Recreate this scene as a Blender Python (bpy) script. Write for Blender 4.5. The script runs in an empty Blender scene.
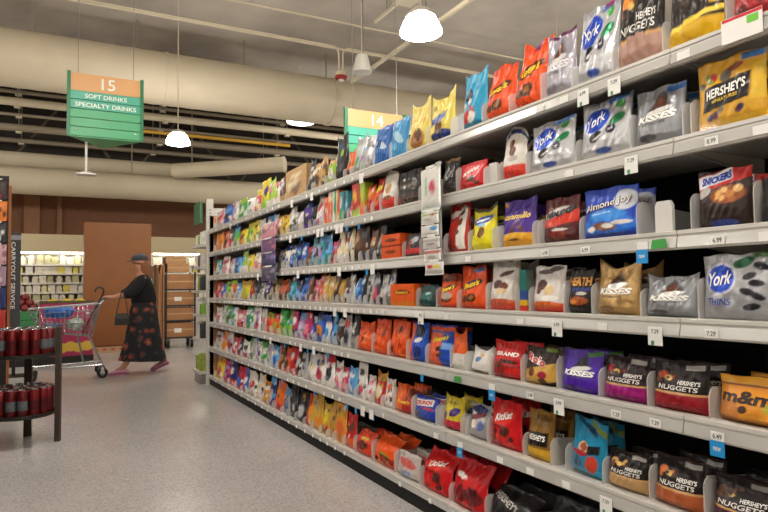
import bpy, bmesh, math, random
import numpy as np
from mathutils import Vector, Matrix, Euler

sc = bpy.context.scene
COL = sc.collection
PI = math.pi
# ------------------------------------------------------------------ camera
F = 620.0
CAMH = 1.10
YAW, PITCH, ROLL = math.radians(28.08), math.radians(2.794), math.radians(-0.773)
_f = np.array([math.sin(YAW)*math.cos(PITCH), math.cos(YAW)*math.cos(PITCH), math.sin(PITCH)])
_r = np.array([math.cos(YAW), -math.sin(YAW), 0.0])
_u = np.cross(_r, _f)
_r2 = _r*math.cos(ROLL) + _u*math.sin(ROLL)
_u2 = -_r*math.sin(ROLL) + _u*math.cos(ROLL)
_C = np.array([0.0, 0.0, CAMH])
cd = bpy.data.cameras.new('camera'); cam = bpy.data.objects.new('camera', cd); COL.objects.link(cam)
cd.sensor_width = 36.0; cd.lens = F/768.0*36.0; cd.clip_start = 0.05; cd.clip_end = 200
cam.matrix_world = Matrix(((_r2[0], _u2[0], -_f[0], 0), (_r2[1], _u2[1], -_f[1], 0), (_r2[2], _u2[2], -_f[2], CAMH), (0, 0, 0, 1)))
sc.camera = cam
# pixel -> direction -> point on a known plane (floor / shelf face / known depth)
def ray(x, y): return (x-384)/F*_r2 - (y-256)/F*_u2 + _f
def onz(x, y, z): d = ray(x, y); return _C + d*(z-CAMH)/d[2]
def onx(x, y, X): d = ray(x, y); return _C + d*X/d[0]
def ony(x, y, Y): d = ray(x, y); return _C + d*Y/d[1]

# ------------------------------------------------------------------ world, exposure
w = bpy.data.worlds.new('World'); sc.world = w; w.use_nodes = True
bg = w.node_tree.nodes['Background']; bg.inputs[0].default_value = (1.0, 0.9, 0.78, 1); bg.inputs[1].default_value = 0.10
sc.view_settings.view_transform = 'Standard'; sc.view_settings.look = 'None'
sc.view_settings.gamma = 1.0; sc.view_settings.exposure = 0.8; sc.view_settings.use_curve_mapping = False
LAMP_STRENGTH = 62.0
LAMP_COLOR = (1.0, 0.945, 0.87)

# ------------------------------------------------------------------ helpers
def lin(h):
    if isinstance(h, (tuple, list)): return tuple(h)
    h = h.lstrip('#'); c = [int(h[i:i+2], 16)/255 for i in (0, 2, 4)]
    return tuple(v/12.92 if v <= .04045 else ((v+.055)/1.055)**2.4 for v in c)
MATS = {}
def mat(name, col='#808080', rough=.5, metal=0.0, spec=.5, bump=0, bscale=40, vary=0, vscale=6, emit=None, es=0, alpha=None, coat=0, attr=None):
    if name in MATS: return MATS[name]
    m = bpy.data.materials.new(name); m.use_nodes = True; MATS[name] = m
    nt = m.node_tree; b = nt.nodes['Principled BSDF']
    c = lin(col)
    b.inputs['Base Color'].default_value = (*c, 1); b.inputs['Roughness'].default_value = rough
    b.inputs['Metallic'].default_value = metal; b.inputs['Specular IOR Level'].default_value = spec
    if coat: b.inputs['Coat Weight'].default_value = coat; b.inputs['Coat Roughness'].default_value = .12
    if emit: b.inputs['Emission Color'].default_value = (*emit, 1); b.inputs['Emission Strength'].default_value = es
    if alpha is not None: b.inputs['Alpha'].default_value = alpha
    src = None
    if attr:
        a = nt.nodes.new('ShaderNodeAttribute'); a.attribute_name = attr; src = a.outputs['Color']
    tc = nt.nodes.new('ShaderNodeTexCoord')
    if vary:
        n = nt.nodes.new('ShaderNodeTexNoise'); n.inputs['Scale'].default_value = vscale; n.inputs['Detail'].default_value = 6
        nt.links.new(tc.outputs['Object'], n.inputs['Vector'])
        mr = nt.nodes.new('ShaderNodeMapRange'); mr.inputs['From Min'].default_value = .3; mr.inputs['From Max'].default_value = .7
        mr.inputs['To Min'].default_value = 1-vary; mr.inputs['To Max'].default_value = 1+vary
        nt.links.new(n.outputs['Fac'], mr.inputs['Value'])
        mx = nt.nodes.new('ShaderNodeMix'); mx.data_type = 'RGBA'; mx.blend_type = 'MULTIPLY'; mx.inputs['Factor'].default_value = 1
        if src: nt.links.new(src, mx.inputs['A'])
        else: mx.inputs['A'].default_value = (*c, 1)
        nt.links.new(mr.outputs['Result'], mx.inputs['B']); src = mx.outputs['Result']
    if src: nt.links.new(src, b.inputs['Base Color'])
    if bump:
        n = nt.nodes.new('ShaderNodeTexNoise'); n.inputs['Scale'].default_value = bscale; n.inputs['Detail'].default_value = 4
        nt.links.new(tc.outputs['Object'], n.inputs['Vector'])
        bp = nt.nodes.new('ShaderNodeBump'); bp.inputs['Strength'].default_value = bump; bp.inputs['Distance'].default_value = .01
        nt.links.new(n.outputs['Fac'], bp.inputs['Height']); nt.links.new(bp.outputs['Normal'], b.inputs['Normal'])
    return m

class MB:
    """collects shapes for one mesh"""
    def __init__(s): s.v = []; s.f = []
    def raw(s, v, f):
        o = len(s.v); s.v += [tuple(p) for p in v]; s.f += [tuple(i+o for i in q) for q in f]; return s
    def box(s, x0, y0, z0, x1, y1, z1):
        v = [(x, y, z) for z in (z0, z1) for y in (y0, y1) for x in (x0, x1)]
        return s.raw(v, [(0, 2, 3, 1), (4, 5, 7, 6), (0, 1, 5, 4), (2, 6, 7, 3), (0, 4, 6, 2), (1, 3, 7, 5)])
    def tube(s, pts, r, n=8, cap=True):
        P = [Vector(p) for p in pts]; R = r if isinstance(r, (list, tuple)) else [r]*len(P)
        v = []; f = []; up = None
        for i, p in enumerate(P):
            d = (P[min(i+1, len(P)-1)] - P[max(i-1, 0)]).normalized()
            if up is None:
                up = Vector((0, 0, 1)) if abs(d.z) < .9 else Vector((1, 0, 0))
            a = d.cross(up)
            if a.length < 1e-4: a = d.cross(Vector((0, 1, 0)))
            a.normalize(); b = a.cross(d).normalized(); up = b
            for k in range(n):
                t = 2*PI*k/n; v.append(tuple(p + (a*math.cos(t) + b*math.sin(t))*R[i]))
        for i in range(len(P)-1):
            for k in range(n):
                f.append((i*n+k, i*n+(k+1) % n, (i+1)*n+(k+1) % n, (i+1)*n+k))
        if cap: f.append(tuple(range(n-1, -1, -1))); f.append(tuple((len(P)-1)*n+k for k in range(n)))
        return s.raw(v, f)
    def lathe(s, prof, n=20, c=(0, 0, 0)):
        v = []; f = []
        for (r, z) in prof:
            for k in range(n):
                t = 2*PI*k/n; v.append((c[0]+r*math.cos(t), c[1]+r*math.sin(t), c[2]+z))
        for i in range(len(prof)-1):
            for k in range(n): f.append((i*n+k, i*n+(k+1) % n, (i+1)*n+(k+1) % n, (i+1)*n+k))
        f.append(tuple(range(n-1, -1, -1))); f.append(tuple((len(prof)-1)*n+k for k in range(n)))
        return s.raw(v, f)
    def prism(s, poly, axis, a0, a1):
        """extrude a 2D polygon along an axis: poly in the other two coordinates"""
        n = len(poly)
        def P(p, a): return {'x': (a, p[0], p[1]), 'y': (p[0], a, p[1]), 'z': (p[0], p[1], a)}[axis]
        v = [P(p, a0) for p in poly] + [P(p, a1) for p in poly]
        f = [tuple(range(n)), tuple(range(2*n-1, n-1, -1))] + [(i, i+n, (i+1) % n+n, (i+1) % n) for i in range(n)]
        return s.raw(v, f)
    def mesh(s, name, m, smooth=False):
        me = bpy.data.meshes.new(name); me.from_pydata(s.v, [], s.f); me.update()
        bm = bmesh.new(); bm.from_mesh(me); bmesh.ops.recalc_face_normals(bm, faces=bm.faces); bm.to_mesh(me); bm.free()
        if smooth:
            me.polygons.foreach_set('use_smooth', [True]*len(me.polygons))
            try: me.set_sharp_from_angle(angle=math.radians(40))
            except Exception: pass
        for q in (m if isinstance(m, (list, tuple)) else [m]): me.materials.append(q)
        return me
    def build(s, name, m, parent=None, loc=(0, 0, 0), smooth=False):
        return link(name, s.mesh(name, m, smooth), parent, loc)

def link(name, me, parent=None, loc=(0, 0, 0), rz=0):
    o = bpy.data.objects.new(name, me); COL.objects.link(o); o.location = loc; o.rotation_euler = (0, 0, rz)
    if parent: o.parent = parent
    return o
def tag(o, label, cat, group=None):
    o['label'] = label; o['category'] = cat
    if group: o['group'] = group
    return o
def struct(o): o['kind'] = 'structure'; return o
def empty(name, loc=(0, 0, 0), rz=0): return link(name, None, None, loc, rz)

_TXT = {}
def text_verts(s, bold=.0, shear=0.0):
    """flat text mesh, normalised: centred, x in [-.5,.5]*aspect, y in [-.5,.5]"""
    k = (s, bold, shear)
    if k in _TXT: return _TXT[k]
    cu = bpy.data.curves.new('t', 'FONT'); cu.body = s; cu.align_x = 'CENTER'; cu.offset = bold; cu.shear = shear; cu.resolution_u = 3
    o = bpy.data.objects.new('t', cu); COL.objects.link(o)
    dg = bpy.context.evaluated_depsgraph_get(); me = bpy.data.meshes.new_from_object(o.evaluated_get(dg))
    v = np.array([tuple(x.co) for x in me.vertices]); f = [tuple(p.vertices) for p in me.polygons]
    bpy.data.objects.remove(o); bpy.data.curves.remove(cu); bpy.data.meshes.remove(me)
    lo, hi = v.min(0), v.max(0); v = (v-(lo+hi)/2); v[:, 0] /= (hi-lo)[0]; v[:, 1] /= (hi-lo)[1]
    _TXT[k] = (v, f, (hi-lo)[0]/(hi-lo)[1]); return _TXT[k]
def flat_text(s, W, H, O, ax, ay, name, m, parent, bold=.0, shear=0):
    """text W x H metres around O in the plane ax, ay (local coordinates of parent)"""
    v, f, a = text_verts(s, bold, shear); O = np.array(O); ax = np.array(ax); ay = np.array(ay)
    P = O + v[:, :1]*W*ax + v[:, 1:2]*H*ay
    return MB().raw(P, f).build(name, m, parent)

# ------------------------------------------------------------------ materials
M = {}
M['white_metal'] = mat('white_metal', '#c4c0b8', .38, 0, .5, vary=.04, vscale=3)
M['lip'] = mat('lip_plastic', '#c9c5bd', .3, 0, .5, vary=.05, vscale=4)
M['channel'] = mat('price_channel', '#b9b6b1', .22, 0.1, .6, vary=.06, vscale=5)
M['under'] = mat('shelf_metal', '#bdbab5', .45, .1, .4)
M['black'] = mat('black_panel', '#0b0b0c', .6)
M['kick'] = mat('kick_black', '#0b0b0c', .55, 0, .25)
M['paper'] = mat('paper', '#e9e7e2', .6)
M['ink'] = mat('ink', '#33363a', .6)
M['blue_tag'] = mat('blue_tag', '#1f8ed0', .45)
M['green_tag'] = mat('green_tag', '#3f9a45', .45)
M['red_ink'] = mat('red_ink', '#c8283c', .5)
M['film'] = mat('film', rough=.33, spec=.32, bump=.55, bscale=26, attr='Col')
M['matte'] = mat('printed_matte', rough=.5, spec=.4, bump=.15, bscale=30, attr='Col')
M['foil'] = mat('foil', rough=.32, metal=.35, spec=.5, bump=.6, bscale=24, attr='Col')
M['wood'] = mat('wood_panel', '#86501f', .5, vary=.06, vscale=3)
M['brown_wall'] = mat('brown_paint', '#7c5238', .7, vary=.05)
M['cream'] = mat('cream_paint', '#c9bda3', .5, vary=.05, vscale=2)
M['duct'] = mat('duct_fabric', '#cbbfa6', .6, vary=.05, vscale=2)
M['dim'] = mat('dim_steel', '#8a7f6c', .6)
M['dark'] = mat('dark_steel', '#191613', .6)
M['grey'] = mat('grey_metal', '#8d8a85', .35, .6)
M['chrome'] = mat('chrome', '#b8bcc0', .22, .9)
M['rubber'] = mat('rubber', '#17181a', .6)
M['cardboard'] = mat('cardboard', '#a9784f', .75, vary=.1, vscale=6)
M['cardboard2'] = mat('cardboard_pale', '#b98c62', .75, vary=.1, vscale=6)
M['tape'] = mat('packing_tape', '#c9a577', .3)
# translucent clear-plastic dividers
def plastic(name, a, col='#e8e6e2', rough=.2):
    m = mat(name, col, rough, 0, .5); nt = m.node_tree; b = nt.nodes['Principled BSDF']
    tr = nt.nodes.new('ShaderNodeBsdfTransparent'); mix = nt.nodes.new('ShaderNodeMixShader'); mix.inputs[0].default_value = a
    out = [n for n in nt.nodes if n.type == 'OUTPUT_MATERIAL'][0]
    nt.links.new(tr.outputs[0], mix.inputs[1]); nt.links.new(b.outputs[0], mix.inputs[2]); nt.links.new(mix.outputs[0], out.inputs[0])
    return m
M['divider'] = plastic('divider_plastic', .42)
def clear_sheet():
    m = bpy.data.materials.new('clear_plastic'); m.use_nodes = True; nt = m.node_tree; nt.nodes.remove(nt.nodes['Principled BSDF'])
    tr = nt.nodes.new('ShaderNodeBsdfTransparent'); gl = nt.nodes.new('ShaderNodeBsdfGlossy'); gl.inputs['Roughness'].default_value = .06
    mix = nt.nodes.new('ShaderNodeMixShader'); mix.inputs[0].default_value = .012; out = [n for n in nt.nodes if n.type == 'OUTPUT_MATERIAL'][0]
    nt.links.new(tr.outputs[0], mix.inputs[1]); nt.links.new(gl.outputs[0], mix.inputs[2]); nt.links.new(mix.outputs[0], out.inputs[0]); return m
M['clear'] = clear_sheet()
def tmat(h, rough=.45): return mat('print_'+h.strip('#'), h, rough)

# terrazzo floor
def floor_mat():
    m = bpy.data.materials.new('polished_terrazzo'); m.use_nodes = True; nt = m.node_tree; b = nt.nodes['Principled BSDF']
    tc = nt.nodes.new('ShaderNodeTexCoord')
    n1 = nt.nodes.new('ShaderNodeTexVoronoi'); n1.inputs['Scale'].default_value = 130
    n2 = nt.nodes.new('ShaderNodeTexNoise'); n2.inputs['Scale'].default_value = 1.3; n2.inputs['Detail'].default_value = 6
    n3 = nt.nodes.new('ShaderNodeTexNoise'); n3.inputs['Scale'].default_value = 85; n3.inputs['Detail'].default_value = 3
    for n in (n1, n2, n3): nt.links.new(tc.outputs['Object'], n.inputs['Vector'])
    cr = nt.nodes.new('ShaderNodeValToRGB'); e = cr.color_ramp.elements
    e[0].position = .0; e[0].color = (*lin('#a29d9b'), 1); e[1].position = 1; e[1].color = (*lin('#c9c5c3'), 1)
    x = e.new(.25); x.color = (*lin('#b8b3b1'), 1)
    sep = nt.nodes.new('ShaderNodeSeparateColor'); nt.links.new(n1.outputs['Color'], sep.inputs[0]); nt.links.new(sep.outputs[0], cr.inputs[0])
    mx = nt.nodes.new('ShaderNodeMix'); mx.data_type = 'RGBA'; mx.blend_type = 'MULTIPLY'; mx.inputs['Factor'].default_value = 1
    mr = nt.nodes.new('ShaderNodeMapRange'); mr.inputs['From Min'].default_value = .3; mr.inputs['From Max'].default_value = .7; mr.inputs['To Min'].default_value = .93; mr.inputs['To Max'].default_value = 1.04
    nt.links.new(n2.outputs['Fac'], mr.inputs[0]); nt.links.new(cr.outputs[0], mx.inputs['A']); nt.links.new(mr.outputs[0], mx.inputs['B'])
    mx2 = nt.nodes.new('ShaderNodeMix'); mx2.data_type = 'RGBA'; mx2.blend_type = 'MULTIPLY'; mx2.inputs['Factor'].default_value = 1
    mr2 = nt.nodes.new('ShaderNodeMapRange'); mr2.inputs['From Min'].default_value = .3; mr2.inputs['From Max'].default_value = .7; mr2.inputs['To Min'].default_value = .86; mr2.inputs['To Max'].default_value = 1.1
    nt.links.new(n3.outputs['Fac'], mr2.inputs[0]); nt.links.new(mx.outputs['Result'], mx2.inputs['A']); nt.links.new(mr2.outputs[0], mx2.inputs['B'])
    nt.links.new(mx2.outputs['Result'], b.inputs['Base Color'])
    b.inputs['Roughness'].default_value = .22; b.inputs['Specular IOR Level'].default_value = .55
    return m
M['floor'] = floor_mat()
def ceiling_mat():
    m = mat('ceiling_deck', '#ada59a', .8, vary=.24, vscale=.8); return m
M['ceiling'] = ceiling_mat()

# ================================================================== SETTING
WALL_Y = 15.0; CEIL = 5.6
X0, X1, Y0 = -9.0, 14.0, -6.0
struct(MB().box(X0, Y0, -.1, X1, WALL_Y+.2, 0).build('floor', M['floor']))
struct(MB().box(X0, Y0, CEIL, X1, WALL_Y+.2, CEIL+.1).build('ceiling', M['ceiling']))
struct(MB().box(X0-.2, Y0, 0, X0, WALL_Y+.2, CEIL).build('wall_left', M['cream']))
struct(MB().box(X1, Y0, 0, X1+.2, WALL_Y+.2, CEIL).build('wall_right', M['cream']))
struct(MB().box(X0, Y0-.2, 0, X1, Y0, CEIL).build('wall_front', M['cream']))
wb = struct(MB().box(X0, WALL_Y, 0, X1, WALL_Y+.2, 3.7).build('wall_back', M['brown_wall']))
MB().box(X0, WALL_Y, 3.7, X1, WALL_Y+.2, CEIL).build('upper_wall', mat('upper_dark', '#2b241d', .8), wb)
# recessed pilaster, slim posts on the brown wall (left of the wood column)
for (xa, xb) in ((24, 40), (57, 62)):
    p = ony(xa, 215, WALL_Y); q = ony(xb, 215, WALL_Y)
    MB().box(p[0], WALL_Y-.12, 2.1, q[0], WALL_Y, 3.6).build('pilaster', mat('brown_pilaster', '#8d6141', .6), wb)

def pipe_x(name, px, py, Y, x0, x1, r, m, label, cat='pipe', n=12, group=None):
    z = ony(px, py, Y)[2]
    o = MB().tube([(x0, Y, z), (x1, Y, z)], r, n).build(name, m, smooth=True)
    return tag(o, label, cat, group), z
# large cream duct across the store: sheet sections with seam rings
za = ony(0, 28, 11.0)[2]; zb = ony(0, 85, 11.0)[2]
D = empty('air_duct', (0, 11.0, (za+zb)/2)); tag(D, 'large round cream air duct hung high above the cross aisle', 'duct')
R = (za-zb)/2
prof_x = np.linspace(-8.9, 13.9, 140)
MB().tube([(x, 0, 0) for x in prof_x], [R*(1+.006*((i % 2)*2-1)) for i in range(len(prof_x))], 28).build('tube', M['duct'], D, smooth=True)
for x in np.arange(-7.5, 13, 3.05):
    MB().tube([(x-.03, 0, 0), (x+.03, 0, 0)], R*1.035, 28).build('seam_ring', M['cream'], D)
for x in (-1.3, -.3, 1.2, 3.0, 4.6):
    MB().tube([(x, -.1, R*.9), (x, -.1, CEIL-D.location.z)], .012, 6).build('hanger_rod', M['dim'], D)
# lower pale duct
za = ony(0, 165, 13.6)[2]; zb = ony(0, 193, 13.6)[2]; R = (za-zb)/2
D = empty('air_duct', (0, 13.6, (za+zb)/2)); tag(D, 'pale smooth round duct running low in front of the brown wall', 'duct')
MB().tube([(-8.9, 0, 0), (4.4, 0, 0), (4.9, 0, -.02)], [R, R, R*.5], 28).build('tube', M['duct'], D, smooth=True)
for x in (-4.5, -1.6, 1.4):
    MB().tube([(x, 0, R), (x, 0, CEIL-D.location.z)], .012, 6).build('hanger_rod', M['dim'], D)
# second thinner duct just above and the short branch ending over the shelf
za = ony(0, 148, 13.95)[2]; zb = ony(0, 164, 13.95)[2]; R2 = (za-zb)/2
o = MB().tube([(-8.9, 14.2, (za+zb)/2), (2.6, 14.2, (za+zb)/2)], R2, 24).build('air_duct', M['duct'], smooth=True)
tag(o, 'thinner cream duct resting behind and above the pale low duct', 'duct')
a = ony(192, 170, 13.0); b = ony(283, 164.5, 11.9)
D = empty('air_duct', tuple(a)); tag(D, 'short cream branch duct with an open cut end above the far shelves', 'duct')
b = b-a
MB().tube([(-.2*b[0], -.2*b[1], -.2*b[2]), tuple(b)], .155, 24).build('tube', M['duct'], D, smooth=True)
MB().tube([tuple(b), tuple(b*1.02)], .162, 24).build('end_ring', M['cream'], D)
MB().tube([(0, 0, .14), (0, 0, CEIL-a[2])], .012, 6).build('hanger_rod', M['dim'], D)

# straight ceiling pipes / beams across the aisle
spec = [(0, 100, 12.6, .075, 'cream', 'thick cream beam hung below the large duct'),
        (0, 90, 12.9, .035, 'dim', 'slim cream pipe just above the thick beam'),
        (0, 113, 13.2, .03, 'dim', 'slim cream pipe just below the thick beam'),
        (0, 126, 13.3, .07, 'dim', 'second cream beam, above the thinner duct'),
        (0, 139, 14.3, .05, 'dim', 'cream pipe closest above the thinner duct')]
for (px, py, Y, r, m, lab) in spec:
    o, z = pipe_x('ceiling_pipe', px, py, Y, -8.9, 8.5 if Y > 13 else 13.9, r, M[m], lab)
    for x in (-3.2, -.6, 1.9, 4.4):
        MB().box(x-.05, Y-.05, z-r-.03, x+.05, Y+.05, z-r).build('bracket', M['cream'], o)
        MB().tube([(x, Y, z), (x, Y, CEIL)], .01, 6).build('hanger_rod', M['grey'], o)
o, z = pipe_x('ceiling_pipe', 142, 131, 13.0, 1.2, 4.6, .035, mat('yellow_pipe', '#c79a2e', .45), 'yellow gas pipe running behind the far pendant lamp')
# roof truss behind the beams
TR = empty('roof_truss', (0, 14.6, 3.6)); tag(TR, 'dark steel roof truss against the upper brown wall', 'truss')
ts = mat('truss_steel', '#574b3d', .6)
for z in (0.02, 1.4): MB().tube([(-8.9, 0, z), (13.9, 0, z)], .05, 8).build('chord', ts, TR)
for i in range(10):
    x = -4+i*1.2; q = 1 if i % 2 else -1
    MB().tube([(x-.5*q, 0, .02), (x+.5*q, 0, 1.4)], .03, 6).build('web_bar', ts, TR)

# sprinkler / conduit pipes on the near ceiling
pz = 5.0
p = onz(192, 22, pz)
tag(MB().tube([(-8.9, p[1], pz), (13.9, p[1], pz)], .017, 8).build('conduit', M['cream'], smooth=True), 'long cream conduit along the ceiling joists, in front of the large duct', 'pipe')
p = onz(285, 11, 5.2)
tag(MB().tube([(-8.9, p[1], 5.2), (13.9, p[1], 5.2)], .015, 8).build('conduit', M['cream'], smooth=True), 'cream conduit closest to the ceiling deck, beside the round lamp', 'pipe')
hb = onz(341, 75, 4.55)          # red-banded heat detector hung on two bent conduits
pa = ony(330, 45, hb[1]); pb = ony(352, 50, hb[1]); zt = (pa[2]+pb[2])/2
def bend(x_far, xs, s):
    pts = [(x_far, hb[1], zt)] + [(xs-s*.12*(1-math.sin(t)), hb[1], zt-.12*(1-math.cos(t))) for t in np.linspace(0, PI/2, 6)] + [(xs, hb[1], hb[2]+.05)]
    return pts
o = MB().tube(bend(-6, hb[0]-.035, 1), .015, 8).build('conduit', M['cream'], smooth=True); tag(o, 'bent cream conduit coming down to the red-banded horn, over the aisle', 'pipe')
o = MB().tube(bend(10, hb[0]+.035, -1), .015, 8).build('conduit', M['cream'], smooth=True); tag(o, 'bent cream conduit coming down to the red-banded horn, over the shelves', 'pipe')
D = empty('alarm_horn', tuple(hb)); tag(D, 'small white ceiling alarm horn with a red band', 'alarm horn')
MB().lathe([(.05, .06), (.085, .05), (.095, .0), (.09, -.02)], 16).build('body', M['cream'], D, smooth=True)
MB().lathe([(.095, -.018), (.1, -.03), (.09, -.07), (.05, -.075)], 16).build('band', mat('red_band', '#9c1f22', .4), D, smooth=True)
MB().lathe([(.04, -.07), (.05, -.09), (.02, -.11)], 12).build('lens', M['paper'], D, smooth=True)
# long rail running along the aisle direction, carrying the near lamp, and a second one
for (px, py, z, y0, y1, r, lab) in ((352, 82, 4.3, 2.2, 9.0, .022, 'cream lamp rail running along the aisle above the near pendant lamp'), (375, 22, 5.3, 4.2, 9.0, .022, 'cream rail with a junction box running along the ceiling')):
    p = onz(px, py, z)
    o = MB().box(p[0]-r, max(y0, 0), z-r, p[0]+r, min(y1, p[1]+.0), z+r).build('lamp_rail', M['cream']); tag(o, lab, 'rail')
    if z > 5: MB().box(p[0]-.15, p[1]-1.2, z-.09, p[0]+.15, p[1]-.85, z-.03).build('junction_box', M['cream'], o)
    for yy in (p[1]-.4, p[1]-2.2): MB().tube([(p[0], yy, z), (p[0], yy, CEIL)], .01, 6).build('hanger_rod', M['grey'], o)
# pendant loudspeaker
p = onz(362, 64.5, 4.2)
D = empty('pendant_speaker', tuple(p)); D.scale = (.72, .72, .72); tag(D, 'unlit white cone-shaped pendant loudspeaker beside the red-banded horn', 'speaker')
MB().lathe([(.02, .19), (.11, .18), (.13, .12), (.185, -.14), (.185, -.16), (.15, -.165)], 24).build('housing', mat('pendant_white', '#cfccc4', .5), D, smooth=True)
MB().lathe([(.15, -.16), (.14, -.15)], 24).build('grille', mat('grille', '#9b9890', .7), D)
MB().tube([(0, 0, .18), (0, 0, (CEIL-p[2])/.72)], .008, 6).build('cable', M['cream'], D)

# ------------------------------------------------------------------ pendant dome lamps
EM = mat('lamp_diffuser', '#ffffff', .4, emit=LAMP_COLOR, es=LAMP_STRENGTH)
DM = (MB().lathe([(.12, .30), (.165, .25), (.205, .14), (.238, .02), (.24, 0.0), (.22, -.02), (.12, -.045), (.01, -.05)], 28).mesh('diffuser', EM, True),
      MB().lathe([(.05, .40), (.1, .39), (.13, .35), (.135, .30), (.12, .295)], 24).mesh('ballast', mat('ballast', '#b4ada0', .4), True),
      MB().lathe([(.167, .245), (.172, .25), (.172, .27), (.14, .285)], 28).mesh('collar', mat('ballast'), True))
DIM = mat('lamp_diffuser_dim', '#ffffff', .4, emit=LAMP_COLOR, es=LAMP_STRENGTH*.05)
def lamp(x, y, label, group=None, z=3.5, s=.85, top=CEIL, dim=False):
    o = empty('pendant_lamp', (x, y, z)); tag(o, label, 'lamp', group)
    for n, me in zip(('diffuser', 'ballast', 'collar'), DM): link(n, me, o).scale = (s, s, s*.68)
    if dim:
        df = [c for c in o.children if c.name.startswith('diffuser')][0]; df.data = df.data.copy(); df.data.materials[0] = DIM
    MB().tube([(0, 0, .26*s), (0, 0, top-z)], .008, 6).build('stem', M['cream'], o)
p1 = onz(421, 33, 3.5); lamp(p1[0], p1[1], 'glowing white dome pendant lamp above the top shelf of candy')
p2 = ony(178, 143.5, 9.6); lamp(p2[0], p2[1], 'glowing white dome pendant lamp beside the soft drinks aisle sign', z=p2[2], s=.75)
p3 = ony(301, 122, 11.75); lamp(p3[0], p3[1], 'glowing white dome pendant lamp mostly hidden behind the large duct', z=p3[2], s=1.2, dim=True)
k = 0
for (x, y) in ((.4, -2.6), (.4, .6), (.3, 4.5), (3.4, -2.6), (3.2, 1.5), (-3.2, -2.6), (-3.2, 1.0), (-3.2, 4.6), (-3.4, 8.0), (-3.4, 12.2), (-6.5, 1.0), (-6.5, 6.5), (6.6, -1.0), (6.6, 3.0), (7.2, 7.4), (6.4, 11.6)):
    lamp(x, y, 'dome pendant lamp above the store outside the candy aisle view', 'further pendant lamps')

# ------------------------------------------------------------------ aisle signs (triangular in plan, slatted)
def aisle_sign(pl, pr, Y, num, lines, label):
    a = ony(*pl, Y); b = ony(*pr, Y); W = b[0]-a[0]; zt = (a[2]+b[2])/2; Hh = W*.93
    o = empty('aisle_sign', (a[0], Y, zt-Hh)); tag(o, label, 'sign')
    gr = mat('sign_green', '#4dab78', .4); te = mat('sign_teal', '#4fb198', .4); pe = mat('sign_peach', '#dda872', .4); dg = mat('sign_dark_green', '#23794f', .4)
    t = .02
    n = 6; hh = Hh/n; slat = Hh*.145
    z = Hh
    MB().box(.01, 0, Hh-Hh*.28, W-.01, t, Hh).build('number_panel', pe, o); z = Hh-Hh*.28
    cols = [te, te, gr, gr, gr]
    sh = z/5
    for i in range(5):
        MB().box(.01, 0, z-sh+.006, W-.01, t, z-.002).build('slat', cols[i], o); 
        if i < len(lines):
            L = lines[i]; flat_text(L, min(W*.86, W*.052*len(L)), sh*.48, (W/2, -.003, z-sh/2), (1, 0, 0), (0, 0, 1), 'lettering', mat('sign_white', '#eef2ea', .5), o, bold=.012)
        z -= sh
    for x in (0, W): MB().box(x-.018, -.012, -.01, x+.018, t+.01, Hh+.012).build('edge_post', dg, o)
    flat_text(num, W*.19, Hh*.18, (W*.53, -.003, Hh*.86), (1, 0, 0), (0, 0, 1), 'number', mat('sign_white'), o, bold=.01)
    # two back faces and the triangular floor of the sign
    ap = (W/2, W*.72)
    MB().prism([(0, t), (W, t), ap], 'z', -.008, .004).build('underside', gr, o)
    for q, n_ in (((0, t), 'back_panel'), ((W, t), 'back_panel')):
        d = Vector((ap[0]-q[0], ap[1]-q[1], 0)).normalized(); nn = Vector((-d.y, d.x, 0))*.008
        MB().prism([q, ap, (ap[0]+nn.x, ap[1]+nn.y), (q[0]+nn.x, q[1]+nn.y)], 'z', .006, Hh).build(n_, gr, o)
    for x in (W*.12, W*.88):
        MB().tube([(x, .01, Hh), (x, .01, CEIL-o.location.z)], .004, 6).build('hanging_wire', M['grey'], o)
        MB().lathe([(.012, -.004), (.012, .004)], 10).build('bolt', M['paper'], o, loc=(x-.02 if x < W/2 else x+.02, -.006, .07))
    return o
s15 = aisle_sign((69, 72), (142, 81), 7.5, '15', ['SOFT DRINKS', 'SPECIALTY DRINKS'], 'hanging green aisle sign numbered 15, soft drinks and specialty drinks')
SIGN_Z = s15.location.z-.008
W15 = ony(142, 81, 7.5)[0]-ony(69, 72, 7.5)[0]
q = ony(346, 109, 7.5)
Y14 = W15/(ony(404, 115, 1.0)[0]-ony(346, 109, 1.0)[0])
s14 = aisle_sign((346, 109), (404, 115), Y14, '14', [], 'hanging green aisle sign numbered 14, partly hidden behind bags')
# pendant access plate on a rod
p = ony(86, 174, 7.75)
D = empty('pendant_plate', tuple(p)); tag(D, 'flat white plate hung on a white rod below the soft drinks sign', 'fixture')
MB().box(-.10, -.08, -.014, .10, .08, .0).build('plate', M['paper'], D)
MB().box(-.05, -.05, 0, .05, .05, .02).build('mount', M['grey'], D)
MB().tube([(0, 0, .02), (0, 0, SIGN_Z-p[2])], .012, 8).build('rod', M['paper'], D)

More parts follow.
